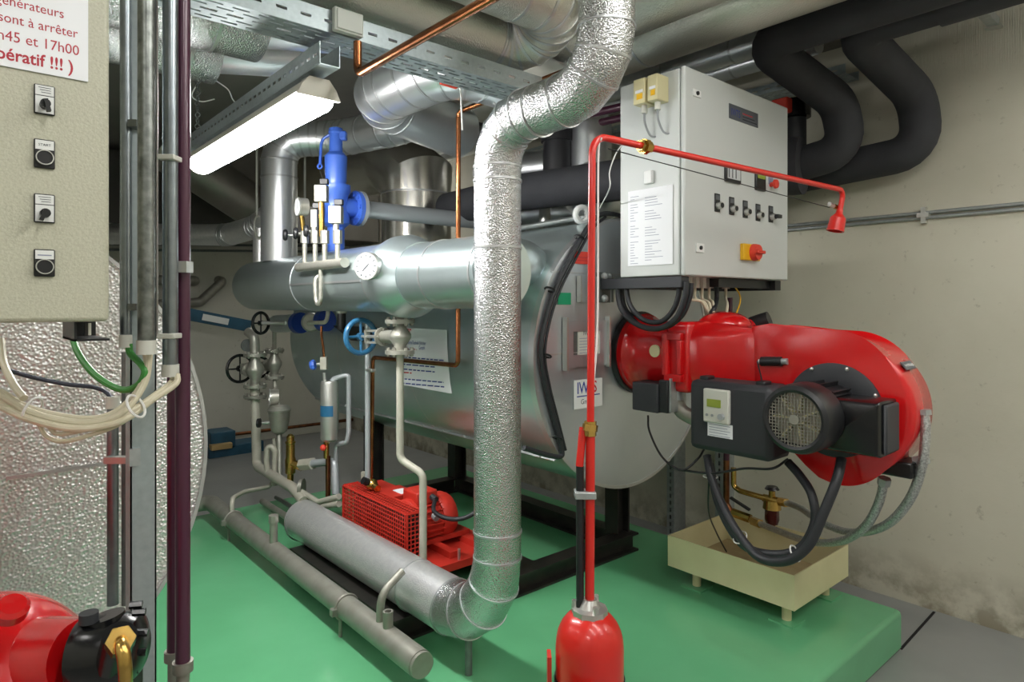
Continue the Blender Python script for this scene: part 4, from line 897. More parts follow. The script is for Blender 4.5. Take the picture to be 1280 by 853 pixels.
# ================================================================== feed pump with perforated belt guard
t = thing('feed_pump', 'red feed pump with perforated guard and finned motor on the beam frame', 'pump', (2.0, 3.1, .11)); FPm = t
gx0, gx1, gy0, gy1, gz0, gz1 = 1.80, 1.90, 2.93, 3.66, .14, .395
gm = MB(); st = .0225; bw = .0062
def grid(o, u, v, L, H, th):
    o, u, v = V(o), V(u), V(v); w_ = u.cross(v); n = max(2, round(L/st)); m_ = max(2, round(H/st))
    for i in range(n+1): gm.box(o+u*(L*i/n)+v*(H/2), (bw if 0 < i < n else .016, H, th), u, v, w_)
    for j in range(m_+1): gm.box(o+v*(H*j/m_)+u*(L/2), (L, bw if 0 < j < m_ else .016, th*.9), u, v, w_)
grid((gx0, gy0, gz0), (0, 1, 0), (0, 0, 1), gy1-gy0, gz1-gz0, .003); grid((gx0, gy0, gz0), (1, 0, 0), (0, 0, 1), gx1-gx0, gz1-gz0, .003); grid((gx0, gy0, gz1), (0, 1, 0), (1, 0, 0), gy1-gy0, gx1-gx0, .003); grid((gx0, gy1, gz0), (1, 0, 0), (0, 0, 1), gx1-gx0, gz1-gz0, .003)
put('belt_guard', gm, 'red_matt', t, flat=True); put('guard_back', MB().bb(gx1, gx1+.006, gy0, gy1, gz0-.02, gz1), 'red_matt', t); put('guard_shade', MB().bb(gx1-.012, gx1-.002, gy0+.01, gy1-.01, gz0, gz1-.01), 'frame_black', t)  # black sheet inside stands in for the shade behind the guard holes
put('pulley', MB().cyl((1.83, 3.12, .27), (1.88, 3.12, .27), .09), 'frame_black', t); put('pulley', MB().cyl((1.83, 3.5, .27), (1.88, 3.5, .27), .09), 'frame_black', t)
mx0, my, mz = 1.92, 3.14, .272
MT = put('motor', MB().cyl((mx0, my, mz), (2.14, my, mz), .115, n=40), 'red_matt', t)
for k in range(22):
    a = 2*math.pi*k/22; d = V((0, math.cos(a), math.sin(a))); put('cooling_fin', MB().box(V((2.04, my, mz))+d*.12, (.17, .007, .022), (1, 0, 0), V((1, 0, 0)).cross(d), d), 'red_matt', MT)
put('end_shield', MB().lathe([(.12, 0), (.13, .01), (.13, .03), (.12, .04)], (mx0, my, mz), (1, 0, 0), 40), 'red_matt', t)
put('fan_cover', MB().lathe([(.125, 0), (.132, .01), (.132, .07), (.118, .10), (0, .105)], (2.10, my, mz), (1, 0, 0), 40), 'red_matt', t)
TBx = put('terminal_box', MB().bb(1.95, 2.09, my-.07, my+.08, mz+.10, mz+.175), 'red_matt', t, bevel=.01); put('cable_gland', MB().cyl((2.05, my-.07, mz+.14), (2.05, my-.11, mz+.13), .018, n=10), 'charcoal', TBx); put('cable_gland', MB().cyl((2.03, my-.12, mz+.05), (2.03, my-.15, mz+.04), .02, n=10), 'grey_cable', TBx)
put('pump_head', MB().bb(1.93, 2.15, 3.32, 3.58, .16, .36), 'red_matt', t, bevel=.02); put('pump_deck', MB().bb(1.92, 2.06, 3.28, 3.66, .36, .385), 'red_matt', t)
put('white_plate', MB().bb(1.99, 2.06, 3.3, 3.4, .385, .388), 'paper', t)
put('base_plate', MB().bb(1.86, 2.38, 2.78, 3.62, .118, .13), 'red_matt', t)
put('base_lip', MB().bb(1.86, 2.38, 2.775, 2.787, .10, .14), 'red_matt', t); put('slide_rail', MB().bb(2.02, 2.07, 2.85, 3.35, .13, .165).bb(2.22, 2.27, 2.85, 3.35, .13, .165), 'red_matt', t)
put('motor_foot', MB().bb(1.98, 2.28, my-.12, my+.12, .165, .19), 'red_matt', t); put('adjust_bolt', MB().cyl((2.25, 2.82, .16), (2.25, 2.88, .16), .014, n=8).cyl((2.05, 2.81, .13), (2.05, 2.81, .19), .008, n=8), 'steel', t)
one('motor_cable', 'black cable curving from the red pump motor behind the bright pipe', 'cable', MB().tube(smooth_path([V((2.05, my-.1, mz+.13)), at(543, 640, 3.5), at(562, 649, 3.42), at(585, 646, 3.4), at(610, 628, 3.45), at(640, 606, 3.6)]), .012, 12), 'rubber')

# ================================================================== valve group behind the header end
YV = 5.12
v1 = at(319, 463, 4.95); w1 = at(300, 461, 5.1)
G1 = globe('globe_valve', 'cast globe valve with black handwheel, before the back wall on the thick cream pipe', v1, .085, .12, w1, 'black_gloss', .105)
v2 = at(343, 455, 5.15); w2 = at(324, 459, 5.45)
globe('globe_valve', 'cast globe valve with black handwheel, on the thinner riser next to the gauge', v2, .075, .105, w2, 'black_gloss', .085)
bt = v1-V((0, 0, .16)); flange(G1, v1-V((0, 0, .2)), (0, 0, 1), .085, .02, 'raw_pipe')
pipe('feed_pipe', 'thick cream pipe running from the black handwheel valve down to the pump', 'pipe', [v1-V((0, 0, .13)), at(321, 583, 4.92), at(366, 610, 4.35), at(380, 627, 4.2)], .034, 'cream_pipe', .06, 6, n=20)
t = pipe('feed_pipe', 'cream pipe elbow above the thick handwheel valve', 'pipe', [v1+V((0, 0, .12)), at(318, 421, 4.95), at(310, 415, 5.0)], .036, 'cast', .05, 5, n=18); q = at(309, 432, 5.05)
put('blank_flange', MB().cyl(q, q+V((0, -.02, 0)), .05), 'galv_dark', t)
one('riser_pipe', 'thin cream riser above the thinner handwheel valve', 'pipe', MB().cyl(v2+V((0, 0, .1)), at(343, 402, 5.1), .016), 'cream_pipe')
one('riser_pipe', 'thin cream pipe below the thinner handwheel valve', 'pipe', MB().tube([v2-V((0, 0, .09)), at(344, 486, 5.12), at(343, 496, 4.83)], .014, 12), 'cream_pipe')
# pressure gauges
def gauge(label, c, d, R, stem=None, m='cast'):
    c = V(c); d = V(d).normalized(); t = thing('pressure_gauge', label, 'gauge', c-V((0, 0, R))); put('case', MB().cyl(c-d*R*.55, c+d*R*.4, R, n=32), m, t); put('bezel', MB().ringwall(c+d*R*.36, c+d*R*.5, R*1.06, R*.9, 32), 'steel', t); put('dial', MB().cyl(c+d*R*.4, c+d*R*.42, R*.92, n=32), 'dial', t)
    u, v, _ = basis(d); put('needle', MB().box(c+d*R*.45+v*R*.2, (R*.08, R*.9, .002), u, v, d), 'ink_dark', t)
    if stem: put('stem', MB().cyl(c-V((0, 0, R*.9)), V(stem), R*.28), 'brass', t)
    return t
gauge('round pressure gauge below the thinner handwheel valve', at(342, 497, 4.8), -RT*.9-FW*.4, .062, at(344, 515, 4.8))
# condensate funnel
fc = at(349, 512, 4.75); t = thing('drain_funnel', 'grey metal bell shaped drain funnel with domed lid', 'funnel', fc-V((0, 0, .3)))
put('lid', MB().lathe([(.083, -.012), (.085, 0), (.06, .028), (.01, .036), (0, .05)], fc, (0, 0, 1), 28), 'cast', t); put('bowl', MB().lathe([(.079, 0), (.07, -.09), (.055, -.16), (.03, -.18), (0, -.18)], fc, (0, 0, 1), 28), 'raw_pipe', t)
put('outlet', MB().cyl(fc-V((0, 0, .18)), at(350, 602, 4.65), .02), 'raw_pipe', t); put('side_valve', MB().cyl(at(340, 528, 4.72), at(328, 529, 4.72), .014), 'steel', t); put('side_handle', MB().cyl(at(325, 529, 4.72), at(322, 529, 4.72), .034, n=10), 'black', t)
one('overflow_pipe', 'cream gooseneck pipe beside the drain funnel', 'pipe', MB().tube([at(335, 592, 4.7), at(333, 575, 4.7), at(334, 560, 4.7), at(340, 558, 4.7), at(344, 565, 4.7), at(343, 607, 4.7)], .02, 14, .05, 5), 'cream_pipe')
# brass safety valve
sc_ = at(363, 575, 4.45); t = thing('safety_valve', 'brass safety valve standing beside the drain funnel', 'valve', sc_-V((0, 0, .12)))
put('valve_body', MB().lathe([(.02, -.16), (.022, -.1), (.034, -.09), (.036, -.0), (.03, .02), (.03, .11), (.034, .115), (.034, .125), (.026, .13), (.026, .16), (.014, .175), (0, .18)], sc_, (0, 0, 1), 20), 'brass', t); od = (at(382, 582, 4.4)-sc_); put('outlet', MB().hexa(sc_-V((0, 0, .02)), sc_-V((0, 0, .02))+od*.8, .028), 'brass', t)
o1 = at(377, 581, 4.42); o2 = at(418, 577, 4.25)
t = pipe('discharge_pipe', 'white fitted discharge pipe from the brass safety valve', 'pipe', [o1, o2, at(420, 618, 4.2)], .026, 'grey_pipe', .03, 4, n=18, part='tube'); put('union', MB().hexa(o1, o1.lerp(o2, .35), .042), 'cream_pipe', t)
one('discharge_pipe', 'white vertical pipe with elbow beside the silver tank', 'pipe', MB().tube([at(420, 578, 4.25), at(420, 556, 4.25), at(434, 553, 4.2), at(436, 540, 4.2), at(436, 470, 4.2), at(430, 470, 4.2), at(416, 474, 4.2), at(414, 480, 4.2)], .016, 14, .03, 4), 'grey_pipe')
# silver separator tank
tk = at(412, 512, 4.2); t = thing('separator_tank', 'slim silver steel tank with a blue label above the pump', 'tank', at(412, 550, 4.2))
put('tank_body', MB().lathe([(0, -.21), (.045, -.205), (.057, -.19), (.057, .17), (.052, .185), (0, .19)], tk, (0, 0, 1), 32), 'steel', t)
la = []
for i in range(9):
    a = math.radians(-205+i*14); la.append(a)
lm = MB(); bz0, bz1 = tk.z-.04, tk.z+.03
for a in la: lm.v += [V((tk.x+.0585*math.cos(a), tk.y+.0585*math.sin(a), bz0)), V((tk.x+.0585*math.cos(a), tk.y+.0585*math.sin(a), bz1))]
for i in range(8): lm.f.append([2*i, 2*i+2, 2*i+3, 2*i+1])
put('label_band', lm, 'blue_wheel', t); put('bottom_cock', MB().cyl(at(408, 552, 4.2), at(408, 573, 4.2), .018), 'brass', t); put('red_tap', MB().sphere(at(404, 560, 4.15), .02), 'red_label', t)
nv = at(405, 454, 4.2); put('needle_valve', MB().box(nv, (.04, .04, .08), RT, FW), 'cream_pipe', t); put('valve_stem', MB().cyl(nv, at(396, 456, 4.2), .01), 'steel', t); put('tap_handle', MB().lathe([(.0, 0), (.03, .0), (.035, .012), (.028, .03), (0, .032)], at(394, 456, 4.2), at(388, 457, 4.2)-at(394, 456, 4.2), 8), 'blue', t)
put('neck_pipe', MB().cyl(at(405, 466, 4.2), at(406, 478, 4.2), .012), 'steel', t); put('feed_line', MB().tube(smooth_path([nv+V((0, 0, .04)), at(404, 434, 4.2), at(402, 420, 4.2), at(402, 408, 4.2)]), .008, 10), 'copper', t)
one('copper_drain', 'copper pipe standing below the silver tank', 'pipe', MB().cyl(at(410, 570, 4.2), at(410, 625, 4.2), .016), 'copper_old')
# pipes feeding the pump
t = pipe('suction_pipe', 'cream pipe along the bright insulated pipe end to the guard', 'pipe', [at(372, 612, 4.3), at(398, 628, 4.15), at(424, 621, 4.0)], .018, 'cream_pipe', .05, 5, n=16)
fc2 = at(377, 610, 4.3); put('flange', MB().cyl(fc2-RT*.012, fc2+RT*.012, .06), 'raw_pipe', t)
one('suction_pipe', 'short cream pipe entering the pump below the guard corner', 'pipe', MB().cyl(at(400, 634, 4.15), at(424, 630, 4.0), .02), 'cream_pipe')
one('drain_pipe', 'thin dark pipe lying on the plinth behind the bright pipe end', 'pipe', MB().tube([at(328, 627, 4.75), at(372, 655, 4.15)], .022, 16), 'raw_pipe')
one('drain_pipe', 'thinnest dark pipe lying beside the pump flange', 'pipe', MB().tube([at(345, 622, 4.75), at(375, 640, 4.3)], .014, 14), 'galv_dark')

# ================================================================== group under the header end: blue check valve
c = at(385, 403, 4.55); a_ = at(325, 403, 4.9)
t = thing('check_valve', 'dark blue flanged check valve under the header with black handwheel', 'valve', c-V((0, 0, .08)))
ad = (at(410, 401, 4.4)-at(372, 404, 4.65)).normalized()
for p_ in (at(374, 404, 4.62), at(406, 401, 4.42)): put('blue_flange', MB().cyl(p_-ad*.025, p_+ad*.025, .075), 'blue_dark', t)
put('valve_body', MB().sphere(at(389, 403, 4.48), .068), 'cast', t); put('cover', MB().cyl(at(389, 403, 4.45), at(389, 403, 4.40), .055, n=24), 'raw_pipe', t)
put('pipe_piece', MB().cyl(at(372, 404, 4.65), at(345, 405, 4.85), .065), 'alu', t); put('stem', MB().cyl(at(357, 404, 4.6), at(328, 404, 4.65), .014), 'steel', t); wheel(t, at(326, 404, 4.66), at(326, 404, 4.66)-at(345, 404, 4.6), .075, 'black_gloss'); put('small_pipe', MB().tube([at(385, 404, 4.4), at(408, 403, 4.3), at(410, 392, 4.3), at(410, 388, 4.3)], .014, 14, .04), 'cream_pipe', t)
q = at(432, 397, 4.0); t = thing('pressure_transmitter', 'black cylindrical transmitter with a cream cap under the header', 'transmitter', q-V((0, 0, .09))); put('cap', MB().cyl(at(427, 392, 4.0), at(427, 384, 4.0), .032), 'cream_pipe', t); put('body', MB().cyl(at(427, 412, 4.0), at(427, 392, 4.0), .026), 'black', t)
one('support_bracket', 'black triangular bracket on the boiler shell beneath the header', 'bracket', MB().prism([(0, 0), (.62, 0), (.62, -.09), (.26, -.09)], aX(416, 407, 1.93)+V((0, 0, 0)), (0, -1, 0), (0, 0, 1), (.16, 0, 0)), 'black')

# ================================================================== manifold with gauges on the header
ma = aX(373, 338, 1.52); mb_ = aX(431, 327, 1.52); mb_.z = ma.z = (ma.z+mb_.z)/2+.005
t = thing('gauge_manifold', 'grey steel manifold with siphon loop in front of the header', 'manifold', (ma+mb_)/2-V((0, 0, .2)))
put('bar', MB().cyl(ma, mb_, .026), 'cast', t)
sx = aX(398, 335, 1.52); sx.z = ma.z
put('siphon', MB().tube([sx+V((0, -.03, 0)), sx+V((0, -.03, -.19)), sx+V((0, .0, -.225)), sx+V((0, .03, -.19)), sx+V((.0, .045, -.06)), sx+V((.14, .0, -.03))], .013, 14, .04, 6), 'cast', t)
for px_, ptop in ((381, 300), (394, 300), (406, 300), (422, 300)):
    b = aX(px_, 333, 1.52); b.z = ma.z; tz = aX(px_, ptop, 1.52).z; k = put('riser', MB().cyl(b, V((b.x, b.y, tz)), .014), 'cast', t); put('coupling', MB().hexa(V((b.x, b.y, tz-.02)), V((b.x, b.y, tz+.05)), .024), 'cast', k)
MBase = aX(381, 295, 1.52)
gauge('round pressure gauge on the header manifold', aX(377, 259, 1.50), -RT*.8-FW*.6, .052, aX(380, 290, 1.52), 'cast')
for lab, px_, py_ in (('small black valve wheel on the manifold beside the silver riser', 359, 294), ('small black valve wheel on the manifold below the gauge', 372, 292), ('small black valve wheel on the manifold behind the gauge stem', 385, 289)):
    c_ = aX(px_, py_, 1.50); tt = thing('needle_valve', lab, 'valve', c_); put('knob', MB().lathe([(0, 0), (.03, 0), (.036, .01), (.03, .022), (0, .022)], c_, -RT*.8-FW*.4, 10), 'black', tt); put('stem', MB().cyl(c_, c_+(RT*.8+FW*.3)*.07, .008), 'steel', tt)
for lab, px_, y0_, y1_, hp, mm in (('grey pressure switch with brass neck on the manifold', 402, 232, 253, .034, 'cast'), ('grey pressure switch with steel neck at the manifold end', 420, 258, 280, .034, 'cast'), ('small steel pressure transmitter between the gauge and the switches', 393, 262, 285, .018, 'cast')):
    a = aX(px_, y0_, 1.52); b = aX(px_, y1_, 1.52); tt = thing('pressure_switch', lab, 'switch', aX(px_, 300, 1.52)); put('switch_body', MB().box((a+b)/2, (hp*1.6, hp*2, a.z-b.z), FW, RT), mm, tt, bevel=.004); put('neck', MB().cyl(b, aX(px_, 296, 1.52), .016, n=10), 'brass' if 'brass' in lab else 'steel', tt); put('plug', MB().box(a+V((0, 0, .02))+RT*.015, (.03, .045, .03), FW, RT), 'black', tt, bevel=.003)
# blue safety valve
sv = at(420, 255, 3.85); t = thing('safety_valve', 'tall blue spring safety valve with lever on top of the header', 'valve', (sv.x, sv.y, HZ+.17)); ax0 = V((sv.x, sv.y, 0))
def zz(py): return at(420, py, 3.85).z
put('valve_base', MB().lathe([(.05, HZ+.16), (.05, zz(285)), (.08, zz(280)), (.08, zz(272)), (.065, zz(265)), (.07, zz(245)), (.085, zz(240)), (.085, zz(232))], ax0, (0, 0, 1), 28), 'blue', t)
put('bonnet', MB().lathe([(.055, zz(234)), (.062, zz(225)), (.066, zz(196)), (.05, zz(192)), (.045, zz(191))], ax0, (0, 0, 1), 28), 'blue', t)
put('cap', MB().lathe([(.04, zz(192)), (.037, zz(168)), (.045, zz(166)), (.04, zz(161)), (0, zz(160))], ax0, (0, 0, 1), 20), 'blue', t); put('cap_block', MB().box(ax0+RT*.035+V((0, 0, zz(170))), (.06, .05, .055), RT, FW), 'blue', t, bevel=.01)
put('lever', MB().tube(smooth_path([ax0-RT*.02+V((0, 0, zz(168))), ax0-RT*.05+V((0, 0, zz(170))), ax0-RT*.085+V((0, 0, zz(178))), ax0-RT*.095+V((0, 0, zz(205)))]), .009, 10).torus(ax0-RT*.097+V((0, 0, zz(208))), FW, .012, .006), 'blue', t)
fx = V((sv.x+.13, sv.y, zz(258))); put('outlet', MB().cyl((sv.x, sv.y, zz(258)), fx, .055), 'blue', t); flange(t, fx, (1, 0, 0), .105, .025, 'blue', 8); put('counter_flange', MB().cyl(fx+V((.014, 0, 0)), fx+V((.035, 0, 0)), .107, n=32), 'grey_pipe', t)
pipe('blow_off_pipe', 'grey steel blow off pipe from the blue safety valve flange', 'pipe', [fx+V((.03, 0, 0)), fx+V((1.35, 0, 0))], .053, 'grey_pipe', n=28)
# ================================================================== flue and ducts
fl = V((2.69, 4.24, 0)); t = thing('flue_duct', 'wide bare steel flue rising from the boiler top with a slanted elbow', 'duct', (2.69, 4.24, 1.9)); FR = .265
put('flue_riser', MB().cyl((2.69, 4.24, 1.85), (2.69, 4.24, 2.34), FR, n=56), 'flue', t)
secs = []
def circ(c, nrm, R, n=56):
    u, v, _ = basis(nrm); return [V(c)+(u*math.cos(2*math.pi*i/n)+v*math.sin(2*math.pi*i/n))*R for i in range(n)]
put('flue_elbow', MB().tube([(2.69, 4.24, 2.33), (2.69, 4.24, 2.46), (2.66, 4.55, 2.66), (2.6, 5.2, 2.70)], FR, 56), 'flue', t)
put('flue_run', MB().cyl((2.6, 5.15, 2.70), (2.5, 7.25, 2.72), FR, n=56), 'steel_brown', t)
ring(t, (2.69, 4.24, 2.34), (0, 0, 1), FR, .012, 1.01); ring(t, (2.664, 4.52, 2.645), (-.1, .8, .5), FR, .012, 1.01); ring(t, (2.6, 5.2, 2.70), (0, 1, 0), FR, .012, 1.01)
# bright pipe rising from the header end and turning to the ceiling
hp = aX(349, 300, HX)
t = pipe('insulated_pipe', 'smooth aluminium clad pipe rising from the header end and turning at the lamp', 'pipe', [(HX, hp.y, HZ+.16), (HX, hp.y, 2.66), (2.05, 4.25, 2.67), (2.2, 3.72, 2.67), (2.5, 3.62, 2.80)], .122, 'alu', [.16, .35, .16], 3, bands=((0, .68), (1, .55), (2, .5)), joints=True, n=40)
# pipe crossing under the tray
pipe('insulated_pipe', 'thick smooth aluminium clad pipe passing under the perforated cable tray', 'pipe', [(2.35, 3.2, 2.55), (1.68, 3.08, 2.6), (1.70, 2.36, 2.6), (2.3, 2.3, 2.55)], .15, 'alu', [.2, .17], 3, bands=((1, .35), (1, .6)), joints=True, n=40)
# U-bend
pipe('insulated_pipe', 'embossed aluminium clad pipe making a U bend under the ceiling', 'pipe', [(-.6, 1.82, 2.70), (1.83, 1.82, 2.69), (1.87, 2.12, 2.62), (-.2, 2.12, 2.63)], .125, 'emb_dull', .145, 4, bands=((0, .9), (2, .08)), joints=True, n=40)
pipe('insulated_pipe', 'dull insulated pipe above the perforated cable tray', 'pipe', [(.3, 2.62, 2.91), (2.1, 2.62, 2.91)], .125, 'duct_dark', n=32, bands=((0, .5), (0, .62)))
# two long ducts along the wall side
pipe('insulated_pipe', 'long embossed insulated pipe running under the ceiling above the white cabinet', 'pipe', [(2.66, .0, 2.885), (2.66, 3.4, 2.885)], .17, 'emb_dull', bands=((0, .26), (0, .6), (0, .9)), n=40)
pipe('insulated_pipe', 'long embossed insulated pipe beside the one above the white cabinet', 'pipe', [(2.30, .0, 2.88), (2.30, 3.35, 2.88)], .165, 'emb_dull', bands=((0, .3), (0, .65), (0, .92)), n=40)
# ducts on the left, along x
pipe('insulated_duct', 'embossed aluminium duct with open end under the ceiling beside the lamp rail', 'duct', [(-1.6, 2.55, 2.615), (.90, 2.55, 2.615)], .165, 'emb', bands=((0, .93),), n=40)
pipe('insulated_duct', 'plain steel stub continuing the embossed duct beside the lamp rail', 'duct', [(.90, 2.55, 2.615), (1.25, 2.55, 2.68)], .11, 'alu', n=32, bands=((0, .5),))
pipe('insulated_duct', 'lower embossed aluminium duct behind the open ended duct', 'duct', [(-1.6, 3.12, 2.66), (.90, 3.12, 2.66)], .15, 'emb', bands=((0, .95),), n=40)
pipe('insulated_duct', 'plain steel stub continuing the lower embossed duct', 'duct', [(.90, 3.12, 2.66), (1.35, 3.12, 2.74)], .1, 'alu', n=32)
# dark ducts far back left
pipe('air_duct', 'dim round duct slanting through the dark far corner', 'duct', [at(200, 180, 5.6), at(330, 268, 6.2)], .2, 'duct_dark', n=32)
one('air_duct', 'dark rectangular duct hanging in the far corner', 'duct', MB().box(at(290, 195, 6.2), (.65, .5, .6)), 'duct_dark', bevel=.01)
pipe('air_duct', 'silver round duct bending along the back wall behind the conduits', 'duct', [at(80, 292, 6.0), at(285, 294, 5.6), at(322, 283, 5.3), at(345, 262, 5.2)], .095, 'emb_mat', .2, 3, bands=((0, .3),), joints=True, n=32)
one('air_duct', 'thin silver drop pipe next to the header end', 'duct', MB().cyl(at(325, 286, 5.25), at(325, 345, 5.25), .055), 'emb_mat')
one('duct_clip', 'white ring clip on a hanger by the silver drop pipe', 'clip', MB().torus(at(323, 284, 5.15), RT, .085, .008), 'white_plastic')
for lab, px_, y0_, y1_, d_ in (('thin white hanger rod holding the ring clip', 321, 170, 272, 5.15), ('thin hanger rod behind the gauge', 381, 150, 250, 5.0)):
    one('hanger_rod', lab, 'rod', MB().cyl(V((at(px_, y0_, d_).x, at(px_, y0_, d_).y, 3.08)), at(px_, y1_, d_), .009, n=8), 'white_plastic')
# ceiling beam soffit behind the lamp
# black insulated pipes along the flue zone
pipe('insulated_pipe', 'black insulated pipe slanting across behind the bright pipe', 'pipe', [at(560, 262, 4.6), at(655, 240, 4.1), at(800, 222, 3.5)], .115, 'foam', .2, 4, n=32)
one('insulated_pipe', 'short black insulated vertical pipe between steel ducts', 'pipe', MB().cyl(at(697, 160, 4.3), at(697, 225, 4.3), .098).cyl(at(697, 160, 4.3), at(697, 178, 4.3), .11), 'duct_black')
t = thing('insulated_duct', 'silver vertical duct hanging over the boiler front', 'duct', at(738, 290, 4.3)); put('duct_body', MB().cyl(at(738, 150, 4.3), at(738, 228, 4.3), .14, n=40), 'alu', t); put('cone', MB().lathe([(.14, 0), (.16, .01), (.16, .03), (.15, .03)], at(738, 228, 4.3), (0, 0, -1), 40), 'alu', t)
one('insulated_duct', 'rounded silver duct end on the boiler top behind the red pipe', 'duct', MB().sphere(at(745, 240, 4.0), .21, (1, 1, .9), 32, 18), 'alu')
pipe('insulated_duct', 'silver duct lying behind the boiler top', 'duct', [at(600, 268, 5.0), at(760, 262, 4.6)], .14, 'alu', n=36, bands=((0, .55),))
pipe('insulated_duct', 'silver duct higher up behind the bright pipe elbow', 'duct', [at(600, 218, 5.0), at(720, 205, 4.7)], .13, 'alu', n=36, bands=((0, .5),))
one('insulated_pipe', 'thin steel elbow stub on the boiler top', 'pipe', MB().cyl(at(681, 252, 4.4), at(681, 278, 4.4), .04), 'steel')
pipe('air_duct', 'dark duct running deep behind the flue', 'duct', [at(520, 170, 6.4), at(640, 120, 5.0)], .13, 'duct_black', n=28)
# conduit along the boiler top and cable harness down the rim
pipe('conduit', 'black steel conduit along the top of the boiler', 'conduit', [at(640, 287, 3.75), at(733, 271, 3.45)], .016, 'galv_dark', n=14)
hs = [(790, 282), (775, 270), (752, 268), (735, 284), (716, 318), (695, 360), (682, 400), (676, 440), (682, 480), (692, 520), (702, 560), (700, 571), (680, 568), (655, 560)]
def rim(px, py, k=0): p = aY(px, py, BY0-.03-k); return p
t = thing('cable_harness', 'black cable harness following the boiler front rim', 'cable', rim(690, 560))
put('cables', MB().tube(smooth_path([rim(*p) for p in hs]), .012, 12), 'rubber', t); put('cables', MB().tube(smooth_path([rim(p[0]+5, p[1]+3, -.005) for p in hs[2:-3]]), .007, 10), 'rubber', t)
for p in ((724, 297), (683, 445), (687, 362), (697, 548)): q = rim(*p); put('tie', MB().torus(q, (.4, .1, .9), .022, .005, 16, 6), 'black', t)
# ================================================================== cable trays
def tray(label, o, u, v, L, wd, h):
    t = thing('cable_tray', label, 'cable tray', o); u, v = V(u), V(v); w_ = V((0, 0, 1)); o = V(o); b = MB(); bw_ = wd
    b.slots(o, u, v, L, [(wd*.1, .01), (wd*.1, .01, 1), (wd*.12, .014), (wd*.12, .01, 1), (wd*.1, .01), (wd*.1,)], .05, .028, .002); put('tray_bottom', b, 'galv_tray', t)
    tot = wd*.64+.054
    for off in (0, tot): s_ = MB(); s_.slots(o+v*off, u, w_, L, [(h*.4, .01), (h*.45,)], .035, .045, .002); put('side_wall', s_, 'galv_tray', t)
    return t
tz_ = 2.405
CT = tray('long perforated galvanised cable tray crossing under the ceiling', (-.4, 2.02, tz_), (1, 0, 0), (0, 1, 0), 2.5, .17, .075)
pz_ = aY(434, 30, 2.015); t = thing('junction_box', 'flat pale junction box on the cable tray side', 'box', (pz_.x, 2.0, tz_+.02)); a = aY(417, 8, 2.0); b = aY(453, 50, 2.0); put('box_body', MB().bb(a.x, b.x, 1.99, 2.015, b.z+.005, a.z), 'grey_box', t, bevel=.004); put('lid', MB().bb(a.x+.006, b.x-.006, 1.984, 1.991, b.z+.011, a.z-.006), 'grey_box', t, bevel=.003)
q = aX(447, 93, 1.04); t = pipe('copper_pipe', 'copper pipe running from the cable tray towards the viewer', 'pipe', [V((1.04, q.y, tz_-.01)), V((1.04, q.y, q.z)), V((1.04, .5, q.z))], .0145, 'copper', .03, 5, n=16)
one('red_tag', 'small red tag hanging under the cable tray', 'tag', MB().box(at(561, 105, 2.75), (.085, .02, .022), V((1, 0, -.02)).normalized(), (0, 1, 0)), 'red_label', bevel=.003)
one('hanging_wire', 'short white wire hanging beside the red tag', 'wire', MB().cyl(at(575, 98, 2.7), at(578, 163, 2.7), .0035, n=8), 'wire_white')
for px_ in (538, 549): one('hanger_rod', 'thin white hanger rod above the cable tray, '+('next to the copper pipe' if px_ == 538 else 'next to the U bend'), 'rod', MB().cyl(at(px_, 6, 2.55), at(px_+2, 58, 2.55), .006, n=8), 'white_plastic')
tray('perforated cable tray along the plaster wall top', (3.78, 1.52, 2.80), (0, 1, 0), (1, 0, 0), 2.9, .2, .05)
# slim pipes near the wall top
pipe('insulated_pipe', 'slim silver pipe under the ceiling between black pipes and cable tray', 'pipe', [(3.42, 1.6, 2.975), (3.42, 5.5, 2.975)], .075, 'alu', n=28, bands=((0, .1), (0, .22)))
pipe('insulated_pipe', 'slim silver pipe nearest the wall cable tray', 'pipe', [(3.62, 1.6, 2.96), (3.62, 5.5, 2.96)], .07, 'alu', n=28, bands=((0, .13), (0, .24)))
for lab, xx, yy_ in (('dark purple pipe bending down behind the white cabinet', 3.05, 2.25), ('dark purple pipe bending down behind the white cabinet, next to the wall', 3.25, 2.25)):
    pipe('oil_pipe', lab, 'pipe', [(xx-.1, 2.9, 2.68), (xx, yy_, 2.68), (xx, yy_, 2.2)], .024, 'purple', .06, 5, n=16)
# ================================================================== black foam pipes at the wall
F1 = [V((3.16, .2, 2.865)), V((3.16, 1.70, 2.855)), V((3.72, 1.53, 2.62)), V((3.76, 1.50, 2.36)), V((3.72, 1.80, 2.31))]
pipe('insulated_pipe', 'black foam insulated pipe looping down from the ceiling to the valve body', 'pipe', F1, .098, 'foam', [.1, .15, .13], 6, n=40)
F2 = [V((3.38, .0, 2.885)), V((3.38, 1.33, 2.865)), V((3.93, 1.21, 2.62)), V((3.95, 1.19, 2.33)), V((3.93, 2.1, 2.27))]
t = pipe('insulated_pipe', 'black foam insulated pipe looping down closest to the plaster wall', 'pipe', F2, .097, 'foam', [.1, .17, .16], 6, n=40); put('foam_sleeve', MB().cyl((3.38, .55, 2.878), (3.38, .95, 2.872), .11, n=40), 'foam', t)
vb = at(1000, 200, 3.85); t = thing('control_valve', 'black insulated valve body with red and black actuator behind the white cabinet', 'valve', vb-V((0, 0, .17)))
